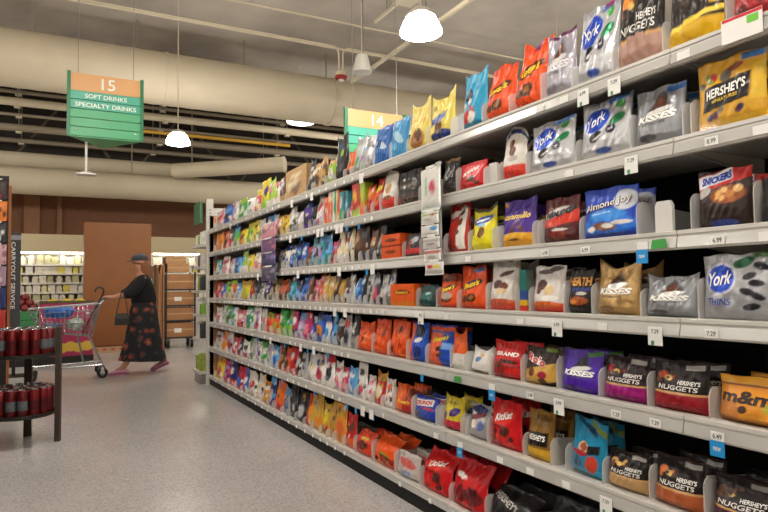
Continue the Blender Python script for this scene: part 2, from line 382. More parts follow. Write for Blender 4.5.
# ================================================================== GONDOLA SHELVING
XS = 1.60                                     # plane of the shelf fronts
ZS = [None] + [CAMH + k*XS for k in (.431, .265, .0945, -.0645, -.237, -.4145, -.620)]   # lip-top heights, 1 = top shelf
DEPTH = 0.42
SEC_L = 1.225; SEC0 = .739*XS - SEC_L        # first (nearest) section start
NSEC = 6
LIP = .056
SHELFNAME = {7: 'bottom shelf', 6: 'second shelf up', 5: 'third shelf up', 4: 'fourth shelf up', 3: 'fifth shelf up', 2: 'sixth shelf up', 1: 'top shelf'}
def lip_y(px, k, X):
    y0, y1 = 100.0, 400.0
    za, zb = onx(px, y0, X)[2], onx(px, y1, X)[2]
    for _ in range(3):
        y = y0+(ZS[k]-za)/(zb-za)*(y1-y0); y0, za = y, onx(px, y, X)[2]
        if abs(za-ZS[k]) < 1e-5: break
    return y
def shelf_y(px, k, X=None):
    """Y along the shelf for an image column at the height of shelf k"""
    X = X or XS
    return onx(px, lip_y(px, k, X), X)[1]
SHELF = {}
ordn = ['first', 'second', 'third', 'fourth', 'fifth', 'sixth']
lip_prof = [(0.0, 0.0), (.030, 0.0), (.030, -.012), (.018, -.014), (.018, -LIP+.004), (.012, -LIP), (-.006, -LIP), (-.010, -LIP+.008), (-.003, -.022), (-.003, -.014), (-.006, -.012), (-.006, -.002)]
for s in range(NSEC):
    ya = SEC0 + s*SEC_L; yb = ya + SEC_L
    g = empty('gondola_section', (XS, ya, 0))
    tag(g, '%s shelving section counted from the white end post, filled with candy' % ordn[NSEC-1-s], 'shelving', 'shelving sections of the candy aisle')
    MB().box(DEPTH, .002, 0, DEPTH+.03, SEC_L-.002, 1.80).build('back_panel', M['black'], g)
    MB().box(DEPTH-.02, .002, 0, DEPTH+.0, .03, 1.80).build('upright', M['black'], g)
    MB().box(.004, .001, 0, .03, SEC_L-.001, ZS[7]-LIP*.68).build('kickplate', M['kick'], g)
    # far half of the double-sided run
    MB().box(DEPTH+.03, .002, 0, 2*DEPTH+.02, SEC_L-.002, .1).build('rear_base', M['kick'], g)
    for z in ZS[1:7]: MB().box(DEPTH+.03, .002, z-.03, 2*DEPTH+.02, SEC_L-.002, z).build('rear_shelf', M['under'], g)
    for k in range(1, 8):
        zt = ZS[k]
        sh = MB().box(.018, .003, zt-.030, DEPTH-.001, SEC_L-.003, zt-.004).build('shelf', M['under'], g)
        lz = 1.0 if k < 7 else .68
        rl = MB().prism([(x, z*lz+zt) for x, z in lip_prof], 'y', .0015, SEC_L-.0015).build('price_channel', M['lip'], sh)
        for yy in (.01, SEC_L-.01):
            if k < 7: MB().prism([(.03, zt-.031), (DEPTH, zt-.031), (DEPTH, zt-.09)], 'y', yy-.002, yy+.002).build('bracket', M['under'], sh)
        MB().prism([(-.0035, zt-.020*lz), (-.0045, zt-.020*lz), (-.0118, zt-.050*lz), (-.0105, zt-.050*lz)], 'y', .002, SEC_L-.002).build('tag_strip', M['channel'], sh)
        SHELF[(s, k)] = (g, sh)
def sec_of(Y): return max(0, min(NSEC-1, int((Y-SEC0)//SEC_L)))
YEND = SEC0 + NSEC*SEC_L
# end post, wooden end panel
g = empty('gondola_end', (XS, YEND+.004, 0)); tag(g, 'white perforated end post with brown wooden panel closing the candy aisle', 'end panel')
ZP = onx(206, 201, XS)[2]
MB().box(0, 0, 0, 2*DEPTH, .03, ZS[1]+.16).build('wood_panel', mat('oak_panel', '#b8875a', .5, vary=.12, vscale=4), g)
MB().box(-.035, .0, .0, .045, .035, ZP).build('post', M['white_metal'], g)
for i in range(52):
    z = .1+i*(ZP-.2)/52
    MB().box(.000, -.0015, z, .012, .0005, z+.016).build('slot', M['dark'], g)
# end cap shelving beyond the post
e = empty('endcap_display', (XS-.10, YEND+.045, 0)); tag(e, 'narrow end-cap shelving with green header beyond the white end post', 'shelving')
MB().box(.13, .0, 0, .96, .012, ZP-.1).build('back_panel', M['white_metal'], e)
MB().box(.0, .012, ZP-.28, .03, .36, ZP-.03).build('header', mat('header_green', '#2f6b45', .5), e)
ECZ = (.14, .52, .80, 1.08, 1.36, 1.62)
for z in ECZ: MB().box(.0, .014, z-.03, .86, .43, z).build('shelf', M['white_metal'], e)
MB().box(.02, .014, 0, .84, .40, .10).build('base', M['grey'], e)
rnd = random.Random(5)
ecc = ['#8d9a4a', '#e4e1da', '#35373c', '#d8d4cc', '#7fae3d', '#e0ddd5', '#32353b', '#e9e5dc', '#c9c4ba']
i = 0
for zi, z in enumerate(ECZ):
    for j, yy in enumerate((.05, .17, .29)):
        h = rnd.uniform(.13, .2); c = ecc[(zi*2+j*3) % len(ecc)] if zi else '#8ea03c'
        mb = MB().prism([(.03, 0), (.15, 0), (.15, h*.86), (.09, h), (.03, h*.86)], 'y', 0, .1)
        o = mb.build('packet', mat('pkt'+c, c, .4, vary=.15, vscale=25), None, (XS-.10, YEND+.045+yy, z+.001))
        tag(o, 'small gable-topped packet, %s end-cap shelf up, %s from the white post' % (ordn[zi], ordn[j]), 'packet', 'packets on the end cap')
        i += 1

# ================================================================== CANDY BAGS
def smooth(a, b, x): t = np.clip((x-a)/(b-a), 0, 1); return t*t*(3-2*t)
class Bag:
    """soft pouch: front surface position as a function of s in [-1,1], t in [0,1]; local x right, y into the shelf, z up"""
    def __init__(B, w, h, d, style='pouch', ear=0.0, lean=.06, slump=0.0, seed=0, wr=1.0, skew=0.0, curl=0.0):
        B.w, B.h, B.d, B.style, B.ear, B.lean, B.slump, B.skew, B.curl = w, h, d, style, ear, lean, slump, skew, curl
        r = np.random.RandomState(seed); B.ph = r.rand(8)*6.28; B.fr = 1.5+r.rand(8)*4; B.wr = wr
    def thick(B, s, t):
        if B.style == 'pillow': pt = np.sin(np.pi*np.clip(t, .0, 1))**.55
        elif B.style == 'box': pt = np.ones_like(t)
        else: pt = (smooth(-.05, .16, t)*.75+.25)*(1-.80*smooth(.25, .97, t))*(t < 2)
        if B.style == 'box': ps = np.ones_like(s)
        else: ps = np.clip(1-np.abs(s)**2.6, 0, 1)**.6
        return B.d*pt*ps
    def pos(B, s, t, side=-1):
        s = np.asarray(s, float); t = np.asarray(t, float)
        T = B.thick(s, t)
        wob = 0
        if B.style != 'box' and B.wr:
            a = B.wr*B.h*.012
            wob = a*(np.sin(B.fr[0]*3*s+B.ph[0]+5*t)*.5+np.sin(B.fr[1]*5*t+B.ph[1]+3*s)*.35+np.sin(B.fr[2]*4*s-B.fr[3]*4*t+B.ph[2])*.4+.3*np.sin(14*s+B.ph[3]+9*t))
            wob = wob*(1-np.abs(s)**4)*smooth(0, .1, t)
        hw = B.w/2*(1-(.045*np.sin(np.pi*np.clip(t, 0, 1)) if B.style == 'pillow' else (0 if B.style == 'box' else .05*np.sin(np.pi*t)-.0)))
        x = s*hw + B.skew*smooth(.45, 1.1, t)*B.h
        z = t*B.h*(1-.10*B.slump*np.abs(s)**2)
        if B.ear: z = z + B.ear*B.h*smooth(.6, 1, t)*(np.abs(s)**2.2-.35)*(1+.25*np.sin(B.ph[4]+2*s))
        if B.style != 'box' and B.wr: z = z + .012*B.h*B.wr*np.sin(6*s+B.ph[5])*smooth(.7, 1, t)
        y = B.d + side*T + (wob if side < 0 else 0)*1.0
        y = y + B.lean*B.h*t**1.3 + B.slump*B.h*.55*smooth(.45, 1.05, t)**1.5 - B.curl*B.h*.25*smooth(.75, 1, t)
        z = z - B.slump*B.h*.28*smooth(.5, 1.0, t)
        return np.stack([x, y, z], -1)
    def mesh(B, nu, nv, paint, m):
        s1 = np.linspace(-1, 1, nu+1); t1 = np.linspace(0, 1, nv+1)
        S, T = np.meshgrid(s1, t1); n = S.size
        Pf = B.pos(S, T, -1).reshape(-1, 3); Pb = B.pos(S, T, 1).reshape(-1, 3)
        V = np.vstack([Pf, Pb]); C = paint(S.ravel(), T.ravel()); C = np.vstack([C, paint(-S.ravel(), T.ravel())*.0 + C.mean(0)])
        Q = []
        W = nu+1
        j, i = np.meshgrid(np.arange(nv), np.arange(nu), indexing='ij'); a = (j*W+i).ravel()
        Q.append(np.stack([a, a+1, a+W+1, a+W], 1)); Q.append(np.stack([a+n, a+W+n, a+W+1+n, a+1+n], 1))
        # rim faces
        top = nv*W+np.arange(nu); Q.append(np.stack([top, top+1, top+1+n, top+n], 1))
        bot = np.arange(nu); Q.append(np.stack([bot, bot+n, bot+1+n, bot+1], 1))
        l = np.arange(nv)*W; Q.append(np.stack([l, l+W, l+W+n, l+n], 1))
        r = np.arange(nv)*W+nu; Q.append(np.stack([r, r+n, r+W+n, r+W], 1))
        Q = np.vstack(Q)
        # sharp-edged box faces need flat shading
        me = bpy.data.meshes.new('bag'); me.from_pydata(V.tolist(), [], Q.tolist())
        at = me.color_attributes.new('Col', 'FLOAT_COLOR', 'POINT')
        at.data.foreach_set('color', np.hstack([C, np.ones((len(C), 1))]).astype(np.float32).ravel())
        if B.style != 'box': me.polygons.foreach_set('use_smooth', [True]*len(Q))
        me.materials.append(m); me.update(); return me
    def text(B, s, cs, ct, ws, ht, rot=0, bold=.02, shear=0.0, off=.0022, arc=0.0):
        v, f, a = text_verts(s, bold, shear)
        W = ws*B.w/2; Hm = ht*B.h
        X = v[:, 0]*W; Y = v[:, 1]*Hm + arc*Hm*(.25-v[:, 0]**2)*4
        c, sn = math.cos(math.radians(rot)), math.sin(math.radians(rot))
        S = cs+(X*c-Y*sn)/(B.w/2); T = ct+(X*sn+Y*c)/B.h
        P = B.pos(np.clip(S, -1.02, 1.02), np.clip(T, 0, 1), -1); P[:, 1] -= off
        return P, f

def painter(ops, seed=0):
    rs = np.random.RandomState(seed)
    def paint(S, T):
        C = np.zeros((len(S), 3))
        def put(mask, c):
            m = np.clip(mask, 0, 1)[:, None]; C[:] = C*(1-m)+np.array(lin(c))[None]*m
        e = .014
        for op in ops:
            k = op[0]
            if k == 'bg': put(np.ones_like(S), op[1])
            elif k == 'band':   # t0,t1,col,(slope)
                sl = op[4] if len(op) > 4 else 0
                tt = T-sl*S; put(smooth(op[1]-e, op[1]+e*.2, tt)*(1-smooth(op[2]-e*.2, op[2]+e, tt)), op[3])
            elif k == 'rect':   # s0,s1,t0,t1,col,(slope)
                sl = op[6] if len(op) > 6 else 0
                tt = T-sl*(S-(op[1]+op[2])/2)
                put(smooth(op[1]-.04, op[1], S)*(1-smooth(op[2], op[2]+.04, S))*smooth(op[3]-e, op[3], tt)*(1-smooth(op[4], op[4]+e, tt)), op[5])
            elif k == 'ell':    # cs,ct,rs,rt,col,(rot)
                a = math.radians(op[6]) if len(op) > 6 else 0
                x = S-op[1]; y = (T-op[2])*2.2
                xr = x*math.cos(a)+y*math.sin(a); yr = -x*math.sin(a)+y*math.cos(a)
                put(1-smooth(.9, 1.12, np.sqrt((xr/op[3])**2+(yr/(op[4]*2.2))**2)), op[5])
            elif k == 'blobs':  # n,(s0,s1,t0,t1),r,[cols]
                for q in range(op[1]):
                    s0, s1, t0, t1 = op[2]; cs = rs.uniform(s0, s1); ct = rs.uniform(t0, t1); rr = op[3]*rs.uniform(.6, 1.3)
                    put(1-smooth(.7, 1.2, np.sqrt(((S-cs)/rr)**2+((T-ct)/(rr*.45))**2)), op[4][q % len(op[4])])
            elif k == 'kiss':   # cs,ct,size,col
                y = (T-op[2])/op[3]; half = op[3]*2.0*np.clip(.5-y, 0, 1)**.7*.75*(y > -.5)
                put((1-smooth(half*.85, half*1.1+.01, np.abs(S-op[1])))*(y > -.5)*(y < .5), op[4])
        return C
    return paint

def lum_seed(*a): return int(sum((i+3)*ord(c) for i, c in enumerate(str(a))) % 99991)
NEAR = []; FAR = []
FACE = {k: [] for k in range(1, 8)}       # (ya, yb) of every facing per shelf, for the dividers
PROTO = {}
def place_bag(k, xl, xr, ytop, label, ops, texts=(), m='film', d=None, style='pouch', ear=0.0, lean=.06, slump=0.0, skew=0.0, near=True, name='candy_bag', cat='candy bag', group=None, tilt=0.0, yaw=0.0, back=0, curl=0.0, wr=1.4, inset=.010, hmul=1.0, gap=.003, H=None):
    xc = (xl+xr)/2
    dd = d if d is not None else .035
    Xf = XS+inset
    ya = shelf_y(xr, k, Xf+.016); yb = shelf_y(xl, k, Xf+.016)         # ya nearer
    yc = (ya+yb)/2; wd = yb-ya-2*gap
    H = H or (onx(xc, ytop, Xf+dd)[2]-ZS[k])*hmul
    if style != 'box' and slump: H = H/(1-.30*slump)
    if k > 1: H = min(H, (ZS[k-1]-ZS[k]-.048)/(1+max(ear, -.35*min(ear, 0))*.66))
    if k > 1 and style == 'box': H = min(H, ZS[k-1]-ZS[k]-.064)
    H = max(H, .07)
    B = Bag(wd, H, dd, style, ear, lean, slump, lum_seed(k, xl), wr, skew, curl)
    if style == 'box': B.lean = B.ear = B.skew = B.slump = 0
    nu, nv = (50, 64) if near else (13, 18)
    if style == 'box' and not near: nu, nv = 6, 8
    me = B.mesh(nu, nv, painter(ops, lum_seed(xl, k)), M[m])
    o = link(name, me, None, (Xf, yc, ZS[k]+.0005+abs(math.sin(tilt))*wd*.5), -PI/2+yaw)
    o.rotation_euler = (0, tilt, -PI/2+yaw)
    tag(o, label, cat, group)
    for tx in texts:
        kw = tx[6] if len(tx) > 6 else {}
        P, f = B.text(tx[0], tx[1], tx[2], tx[3], tx[4], **kw)
        MB().raw(P, f).build('lettering', tmat(tx[5]), o)
    FACE[k].append((ya, yb, near, H))
    for q in range(back):
        c = o.copy(); COL.objects.link(c); c.location = (Xf+(q+1)*(2*dd+.03), yc, ZS[k]+.0005); c.rotation_euler = (0, 0, -PI/2); c.scale = (.94, 1, .97-.02*((k+int(xl)) % 3))
        c['label'] = behind(label)
        if 'group' in c: c['group'] = 'candy bags in the second row'
        for ch in list(o.children):
            cc = ch.copy(); COL.objects.link(cc); cc.parent = c
    return o
def behind(l):
    wds = l.split(); pre = 'second-row pack hidden behind the'.split()
    return ' '.join(pre+wds[:16-len(pre)])

# ---- designs of the large near bags (flat print painted as vertex colours, lettering as meshes)
WH, BK = '#f2efe8', '#191514'
def nuggets(bot, acc, sil='#a9a6a2', bg='#1c1412', bh=.36):
    ops = [('bg', bg), ('band', 0, bh, bot), ('band', bh, bh+.03, '#c79a63'), ('rect', .25, .85, .86, .95, sil, .02), ('ell', -.62, .72, .2, .07, acc, 30), ('ell', -.35, .66, .16, .05, '#d8b25c', -20), ('ell', -.75, .60, .14, .05, '#6b3a22', 10), ('blobs', 6, (-.8, .0, .6, .8), .09, ['#4a2b1d', acc, '#3a2119']), ('rect', -.25, .35, .10, .30, bot)]
    tx = [("HERSHEY'S", .42, bh+.235, .75, .085, WH, dict(bold=.02)), ('NUGGETS', .03, bh+.12, 1.45, .095, '#d9d4cc', dict(bold=.02))]
    return ops, tx
def york(seed, thin=False):
    ops = [('bg', '#b9b9bb'), ('band', .9, 1.0, '#a2a2a6'), ('ell', -.28, .66, .58, .235, '#e8e8ea', 24), ('ell', -.28, .66, .54, .215, '#1b46b8', 24), ('ell', .55, .60, .3, .08, '#1f7a4a', 35), ('ell', .58, .86, .15, .07, '#4da152', 0), ('ell', -.2, .36, .28, .09, '#15131a', 25), ('ell', -.1, .345, .22, .022, '#c9c4c0', 25), ('ell', .38, .45, .18, .085, '#1d1d3a', 0), ('rect', .1, .9, .93, .99, '#2d5f9e', .05), ('ell', .1, .10, .3, .05, '#3b57a6', 0)]
    tx = [('York', -.28, .665, .82, .2, WH, dict(rot=18, bold=.015, shear=.35)), ('York', .38, .45, .22, .05, WH, dict(rot=10, bold=.015, shear=.3))]
    return ops, tx
def kisses(bg, dk, txt, tcol=WH, band=None, kiss='#5d3422'):
    ops = [('bg', bg), ('kiss', .15, .74, .34, dk), ('kiss', .12, .72, .24, kiss), ('ell', .1, .57, .5, .05, '#d9d7d3', 8), ('ell', -.3, .12, .4, .06, dk)]
    if band: ops.append(('rect', .3, .95, .88, .97, band, .04))
    tx = [(txt, .02, .46, 1.55, .13, tcol, dict(bold=.05, shear=.15)), ('MILK CHOCOLATE', -.05, .355, .95, .035, '#4a4a4e', dict())]
    return ops, tx
def reeses(extra=()):
    ops = [('bg', '#e5521c'), ('band', .9, 1, '#d9430f'), ('ell', .05, .56, .78, .10, '#4a2712', 14), ('ell', .2, .25, .34, .10, '#47260f', 10), ('ell', .2, .262, .22, .05, '#9a6432', 10), ('ell', -.35, .22, .28, .08, '#5b2d10', -5), ('band', 0, .06, '#c93e10')] + list(extra)
    tx = [("Reese's", .05, .565, 1.25, .15, '#f4c81e', dict(rot=12, bold=.045, shear=.25))]
    return ops, tx
def kitkat():
    ops = [('bg', '#c9181c'), ('ell', .0, .66, .75, .16, '#d92a22', 15), ('rect', -.8, .3, .42, .47, '#7d1014'), ('ell', .2, .36, .3, .10, '#4b2012', 20), ('blobs', 7, (-.7, .7, .06, .34), .16, ['#5a2a18', '#e03a2c', '#3d1a10', '#a0151a'])]
    tx = [('KitKat', 0, .67, 1.15, .15, WH, dict(rot=14, bold=.03, shear=.3))]
    return ops, tx
def nbag(k, xl, xr, yt, label, dsg, **kw):
    ops, tx = dsg if isinstance(dsg, tuple) else (dsg, [])
    extra = kw.pop('texts', [])
    if k in (2, 3, 4, 5, 6, 7) and kw.get('style') != 'box': kw.setdefault('back', 1)
    return place_bag(k, xl, xr, yt, label, list(ops)+list(kw.pop('more', [])), list(tx)+list(extra), **kw)

# --- top shelf
nbag(1, 729, 800, -60, 'red candy bag behind the big white price card on the top shelf', [('bg', '#a61f24'), ('blobs', 8, (-.8, .8, .1, .5), .2, ['#7c1418', '#c23a3c', '#5a1013'])])
nbag(1, 665, 722, -55, 'black and gold bag with a yellow crinkled base on the top shelf', [('bg', '#2b2320'), ('band', 0, .2, '#d8a91f'), ('band', .2, .24, '#f0d04a', .06), ('blobs', 9, (-.8, .7, .4, .8), .16, ['#4d4036', '#1c1716', '#c9a227', '#6b6259']), ('rect', .05, .5, .5, .68, '#f3e27a', .2), ('rect', .12, .42, .54, .64, '#d9832a', .2), ('rect', .68, .95, .34, .9, '#c9a227')], lean=.1)
nbag(1, 615, 663, -30, 'dark brown nugget bag with dusty pink base on the top shelf', nuggets('#b08a7a', '#d98a3a', bh=.26), ear=.04)
nbag(1, 574, 614, 4, 'silver mint bag with a blue oval logo on the top shelf', york(1), m='foil', texts=[], lean=.14, more=[('rect', .3, 1, .95, 1, '#8a2a62')], ear=.03)
nbag(1, 543, 573, 34, 'lavender silver kiss-drop bag with purple top seam on the top shelf', kisses('#a7a2ab', '#857f8a', 'KISSES', '#e8e4ea'), m='foil', more=[('band', .95, 1, '#5d1f4a')], ear=.05)
nbag(1, 511, 541, 44, 'taller orange peanut butter cup bag with purple peak on the top shelf', reeses(), ear=.12, more=[('ell', .1, .97, .3, .05, '#7a1f5c')], lean=.16, d=.055, wr=2.4)
nbag(1, 484, 510, 70, 'shorter crumpled orange peanut butter cup bag on the top shelf', reeses(), ear=-.06, skew=.05, d=.05, wr=2.4)
nbag(1, 461, 484, 74, 'sky blue and red wafer bag on the top shelf', [('bg', '#2f9cc4'), ('band', 0, .1, '#1f7795'), ('ell', -.2, .25, .6, .12, '#c23a32', 20), ('ell', .1, .2, .3, .1, '#e0d6cc'), ('ell', -.3, .6, .3, .16, '#22303c', 60), ('ell', -.3, .46, .14, .05, '#d23b30'), ('blobs', 5, (-.6, .6, .3, .5), .15, ['#2f9cc4', '#d6ccc2'])], ear=.06)
nbag(1, 428, 452, 97, 'pale yellow bag with navy base and two peaks on the top shelf', [('bg', '#e3cf5c'), ('ell', .2, .1, .8, .14, '#22356e'), ('ell', .05, .32, .35, .16, '#6d4427', 20), ('rect', -.7, .5, .42, .58, '#2d4b92', .1), ('blobs', 4, (-.6, .6, .6, .8), .12, ['#c9b13c', '#8a7a2a'])], ear=.18)
nbag(1, 408, 427, 105, 'pale yellow and tan bag with one peak on the top shelf', [('bg', '#e0cb66'), ('ell', .1, .22, .7, .2, '#a5703e'), ('ell', .3, .3, .3, .14, '#5b3a22'), ('blobs', 4, (-.6, .6, .5, .8), .14, ['#c2a440', '#d9a53c'])], ear=.16)
nbag(1, 391, 408, 119, 'light blue flat bag standing on the top shelf', [('bg', '#3d8fc4'), ('ell', .1, .5, .25, .3, '#a8cfe0', 60), ('ell', -.4, .3, .3, .1, '#6fb2d6')], style='pillow', d=.02, skew=.1)
nbag(1, 374, 391, 127, 'deeper blue flat bag standing on the top shelf', [('bg', '#2f66ad'), ('ell', .0, .5, .2, .32, '#c6d8e6', 70), ('ell', -.2, .55, .3, .12, '#1d3f7c')], style='pillow', d=.02, skew=.1)
# --- sixth shelf up
nbag(2, 695, 768, 56, 'gold assortment bag with a big black logo panel, sixth shelf up', ([('bg', '#cf9a24'), ('band', 0, .1, '#d8a82c'), ('rect', -.72, .62, .30, .66, '#1d1312', .07), ('rect', .35, .95, .90, .98, '#2a66a6', .03), ('ell', .1, .82, .3, .05, '#7a3a28', 12), ('ell', -.1, .73, .18, .08, '#5b5148', 40), ('blobs', 6, (-.85, -.35, .66, .8), .12, ['#b23a2c', '#7c9a4a', '#d8c8a8', '#4a4038']), ('blobs', 6, (-.5, .8, .14, .26), .14, ['#5d2a44', '#31224a', '#8a6a3c', '#6b6259']), ('rect', .7, .98, .3, .8, '#d9b030')], [("HERSHEY'S", -.05, .53, 1.18, .15, WH, dict(rot=7, bold=.03)), ('MINIATURES', -.05, .40, .75, .05, '#d9b030', dict(rot=7))]), lean=.03, d=.03)
nbag(2, 632, 684, 88, 'dark silver kiss-drop bag with blue top strip, sixth shelf up', kisses('#8b8c90', '#4c4c50', 'KISSES', WH, '#2a5f9e'), m='foil')
nbag(2, 578, 630, 100, 'leaning silver mint bag with blue oval logo beside dark silver bag, sixth shelf up', york(2), m='foil', ear=.04)
nbag(2, 528, 573, 122, 'silver mint bag with blue oval logo beside white coconut bag, sixth shelf up', york(3), m='foil')
nbag(2, 501, 524, 131, 'tall white pointed bag with red base, sixth shelf up', [('bg', '#dcd6cc'), ('band', 0, .26, '#d23a2a'), ('ell', .1, .55, .3, .1, '#5b2f1c'), ('ell', -.1, .7, .25, .08, '#6d3a22'), ('ell', .2, .40, .4, .06, '#b0a79c'), ('band', .88, .95, '#2d3d78')], ear=-.22)
nbag(2, 458, 485, 163, 'short red wafer bag beside a white block, sixth shelf up', kitkat(), d=.03, wr=.5)
nbag(2, 441, 457, 160, 'black bag with grey lettering behind the hanging strip, sixth shelf up', ([('bg', '#1c1a19'), ('band', .0, .3, '#3a3430'), ('band', .93, 1, '#8a6a3c')], [('NUTS', .0, .55, 1.3, .2, '#a9a49c', dict(bold=.02))]))
nbag(2, 396, 420, 171, 'square black-brown bag with grey lettering, sixth shelf up', ([('bg', '#211816'), ('band', 0, .3, '#3a2722'), ('ell', -.6, .15, .3, .08, '#8a3a2c'), ('rect', -.7, .7, .50, .60, '#6a605a')], []), d=.03)
nbag(2, 381, 395, 172, 'white round-topped bag with red base, sixth shelf up', [('bg', '#dcd5ca'), ('band', 0, .3, '#c8352a'), ('ell', .1, .55, .4, .14, '#b58a54'), ('ell', .2, .3, .5, .06, '#8a4a30')], ear=-.2)
# --- fifth shelf up
nbag(3, 757, 810, 176, 'dark bag at the near edge beside the nut bar bag, fifth shelf up', [('bg', '#171414'), ('ell', 0, .5, .6, .2, '#2b2321')])
nbag(3, 695, 752, 170, 'dark brown nut bar bag with red top and slanted logo, fifth shelf up', ([('bg', '#2b1a15'), ('band', .72, 1.0, '#b5231d', .10), ('ell', -.7, .62, .3, .08, '#b5b0ac', 30), ('ell', .25, .55, .62, .16, '#8a4a22', 0), ('blobs', 9, (-.15, .65, .44, .64), .13, ['#d9a25c', '#c07a3a', '#a5602c', '#e0b473']), ('ell', .1, .06, .5, .06, '#2a3f8e'), ('rect', -.95, .35, .76, .95, '#f0eef0', .10)], [('SNICKERS', -.22, .855, 1.2, .13, '#1d3a9c', dict(rot=9, bold=.05, shear=.3))]), ear=.02, lean=.0)
nbag(3, 582, 638, 188, 'royal blue coconut almond bag with white ellipse, fifth shelf up', ([('bg', '#1f45b4'), ('ell', .0, .25, 1.0, .2, '#2a6fd0'), ('ell', .0, .45, .7, .12, '#2f86d8'), ('ell', .62, .72, .4, .2, '#cfd3dc'), ('ell', -.05, .22, .42, .085, '#7a4a30', -8), ('ell', .06, .23, .22, .05, '#e3ddd2', -8), ('ell', .55, .28, .34, .045, '#dcd8d0'), ('ell', -.55, .18, .18, .06, '#e8e2d8'), ('band', .0, .08, '#1a2f86')], [('Almond Joy', -.02, .66, 1.75, .2, '#2a1710', dict(rot=7, bold=.05)), ('Almond Joy', -.03, .668, 1.72, .185, '#e8e2dc', dict(rot=7, bold=.01, off=.003)), ('chocolate', -.2, .50, .7, .05, '#a9d4f0', dict(rot=5))]), lean=.02, d=.03)
nbag(3, 541, 577, 198, 'dark red coconut bag with white swoosh lettering, fifth shelf up', ([('bg', '#5d1a1a'), ('band', .36, .62, '#c8321f', .08), ('ell', -.2, .66, .85, .10, '#cfc6c2', 14), ('band', 0, .34, '#4a1514'), ('ell', .1, .18, .5, .12, '#7d2a22'), ('ell', .2, .27, .45, .03, '#c9c2bc')], [('Mounds', .03, .67, 1.65, .18, '#1d1111', dict(rot=10, bold=.05, shear=.2))]))
nbag(3, 500, 534, 200, 'purple caramel bag with golden yellow base, fifth shelf up', ([('bg', '#45218a'), ('band', 0, .26, '#dfa01f'), ('ell', -.85, .92, .2, .05, '#c98a4a'), ('blobs', 5, (-.7, .7, .32, .52), .15, ['#6d3d1c', '#5a2f6a', '#8a5326']), ('ell', 0, .24, .7, .05, '#e8b43a'), ('ell', 0, .14, .4, .02, '#5a3412')], [('caramello', .0, .645, 1.6, .13, '#f0c860', dict(bold=.03, shear=.25))]), ear=.03)
nbag(3, 470, 494, 208, 'bright yellow bag with blue logo and brown nut, fifth shelf up', [('bg', '#e0d21e'), ('ell', .0, .70, .85, .10, '#26449c', 8), ('ell', 0, .70, .6, .03, '#dfe4ee', 8), ('ell', .1, .40, .3, .13, '#6d4420'), ('ell', -.7, .42, .15, .08, '#54481a'), ('ell', 0, .58, .4, .04, '#8ec0d8'), ('band', .92, 1, '#3b3514')], ear=.12)
nbag(3, 446, 467, 202, 'red bag with a white side and brown almonds, fifth shelf up', ([('bg', '#b32a22'), ('rect', .25, .8, .06, .94, '#e3ddd4'), ('ell', .35, .62, .22, .07, '#6b2f1c', 30), ('ell', .2, .42, .2, .06, '#7a3a22', -20), ('ell', .4, .82, .2, .06, '#5b2717', 20), ('ell', -.25, .8, .5, .07, '#e8e0da', 10), ('blobs', 4, (-.8, .1, .1, .35), .2, ['#8a1c1a', '#6d1614'])], []), ear=.03)
nbag(3, 404, 421, 234, 'low black and silver pack with red stripe, fifth shelf up', [('bg', '#26262a'), ('band', .1, .34, '#c02a2a'), ('ell', .1, .7, .5, .14, '#a9a9ad', 30), ('ell', -.2, .5, .2, .2, '#8d1f22')], d=.03)
nbag(3, 384, 403, 235, 'low orange pack printed twice, fifth shelf up', [('bg', '#d2521f'), ('band', .48, .54, '#7c2c10'), ('ell', .0, .75, .6, .08, '#6d2f12'), ('ell', 0, .26, .6, .08, '#8a3c14')], d=.035, style='box')
# --- fourth shelf up
nbag(4, 701, 775, 254, 'large silver thin-mint bag with blue disc and dark ovals, fourth shelf up', ([('bg', '#a3a3a6'), ('ell', -.42, .62, .47, .235, '#e4e4e8', 10), ('ell', -.42, .62, .43, .215, '#1b46b8', 10), ('ell', .22, .87, .3, .08, '#1e5a3a', 20)] + [('ell', a, b, .22, .05, '#1b1a20', r) for a, b, r in ((.42, .66, 20), (.62, .55, -5), (.42, .42, -25), (.66, .36, -30), (.52, .2, 10), (.7, .8, -25))] + [('rect', .5, 1, .93, 1, '#4a6b3a', .02)], [('York', -.42, .63, .72, .22, WH, dict(rot=8, bold=.02, shear=.35)), ('THINS', -.42, .27, .72, .11, '#2a3f9c', dict(bold=.01))]), m='foil', lean=.02, d=.03)
nbag(4, 643, 697, 276, 'silver kiss-drop pouch with sunken top and dark drop, fourth shelf up', kisses('#8e9093', '#5b5b5f', 'KISSES', WH), m='foil', ear=.10, wr=1.5)
nbag(4, 594, 638, 264, 'gold foil kiss-drop pouch with two ears, fourth shelf up', kisses('#b8935c', '#8a683c', 'KISSES', WH, None, '#3d2417'), m='foil', ear=.22, d=.04)
nbag(4, 566, 592, 270, 'black toffee bag with large orange capital letters, fourth shelf up', ([('bg', '#1d1815'), ('rect', -.9, .9, .52, .57, '#27387e'), ('ell', .1, .28, .7, .1, '#9a4a1e'), ('ell', -.2, .26, .3, .05, '#d9873c'), ('ell', .3, .45, .4, .04, '#bdb5aa')], [('HEATH', .0, .73, 1.8, .2, '#d9963c', dict(bold=.04))]))
nbag(4, 531, 563, 266, 'white bag with choc balls and red base beside black toffee bag, fourth shelf up', [('bg', '#d9d2cc'), ('band', 0, .18, '#d2432c'), ('ell', 0, .16, .9, .07, '#d2652c'), ('ell', -.3, .58, .36, .12, '#43201a'), ('ell', .25, .46, .3, .12, '#d9bc8a'), ('ell', -.45, .46, .2, .08, '#5b2a20'), ('ell', .1, .9, .8, .06, '#57504c', 8), ('ell', .3, .3, .5, .06, '#efece6')], ear=.03)
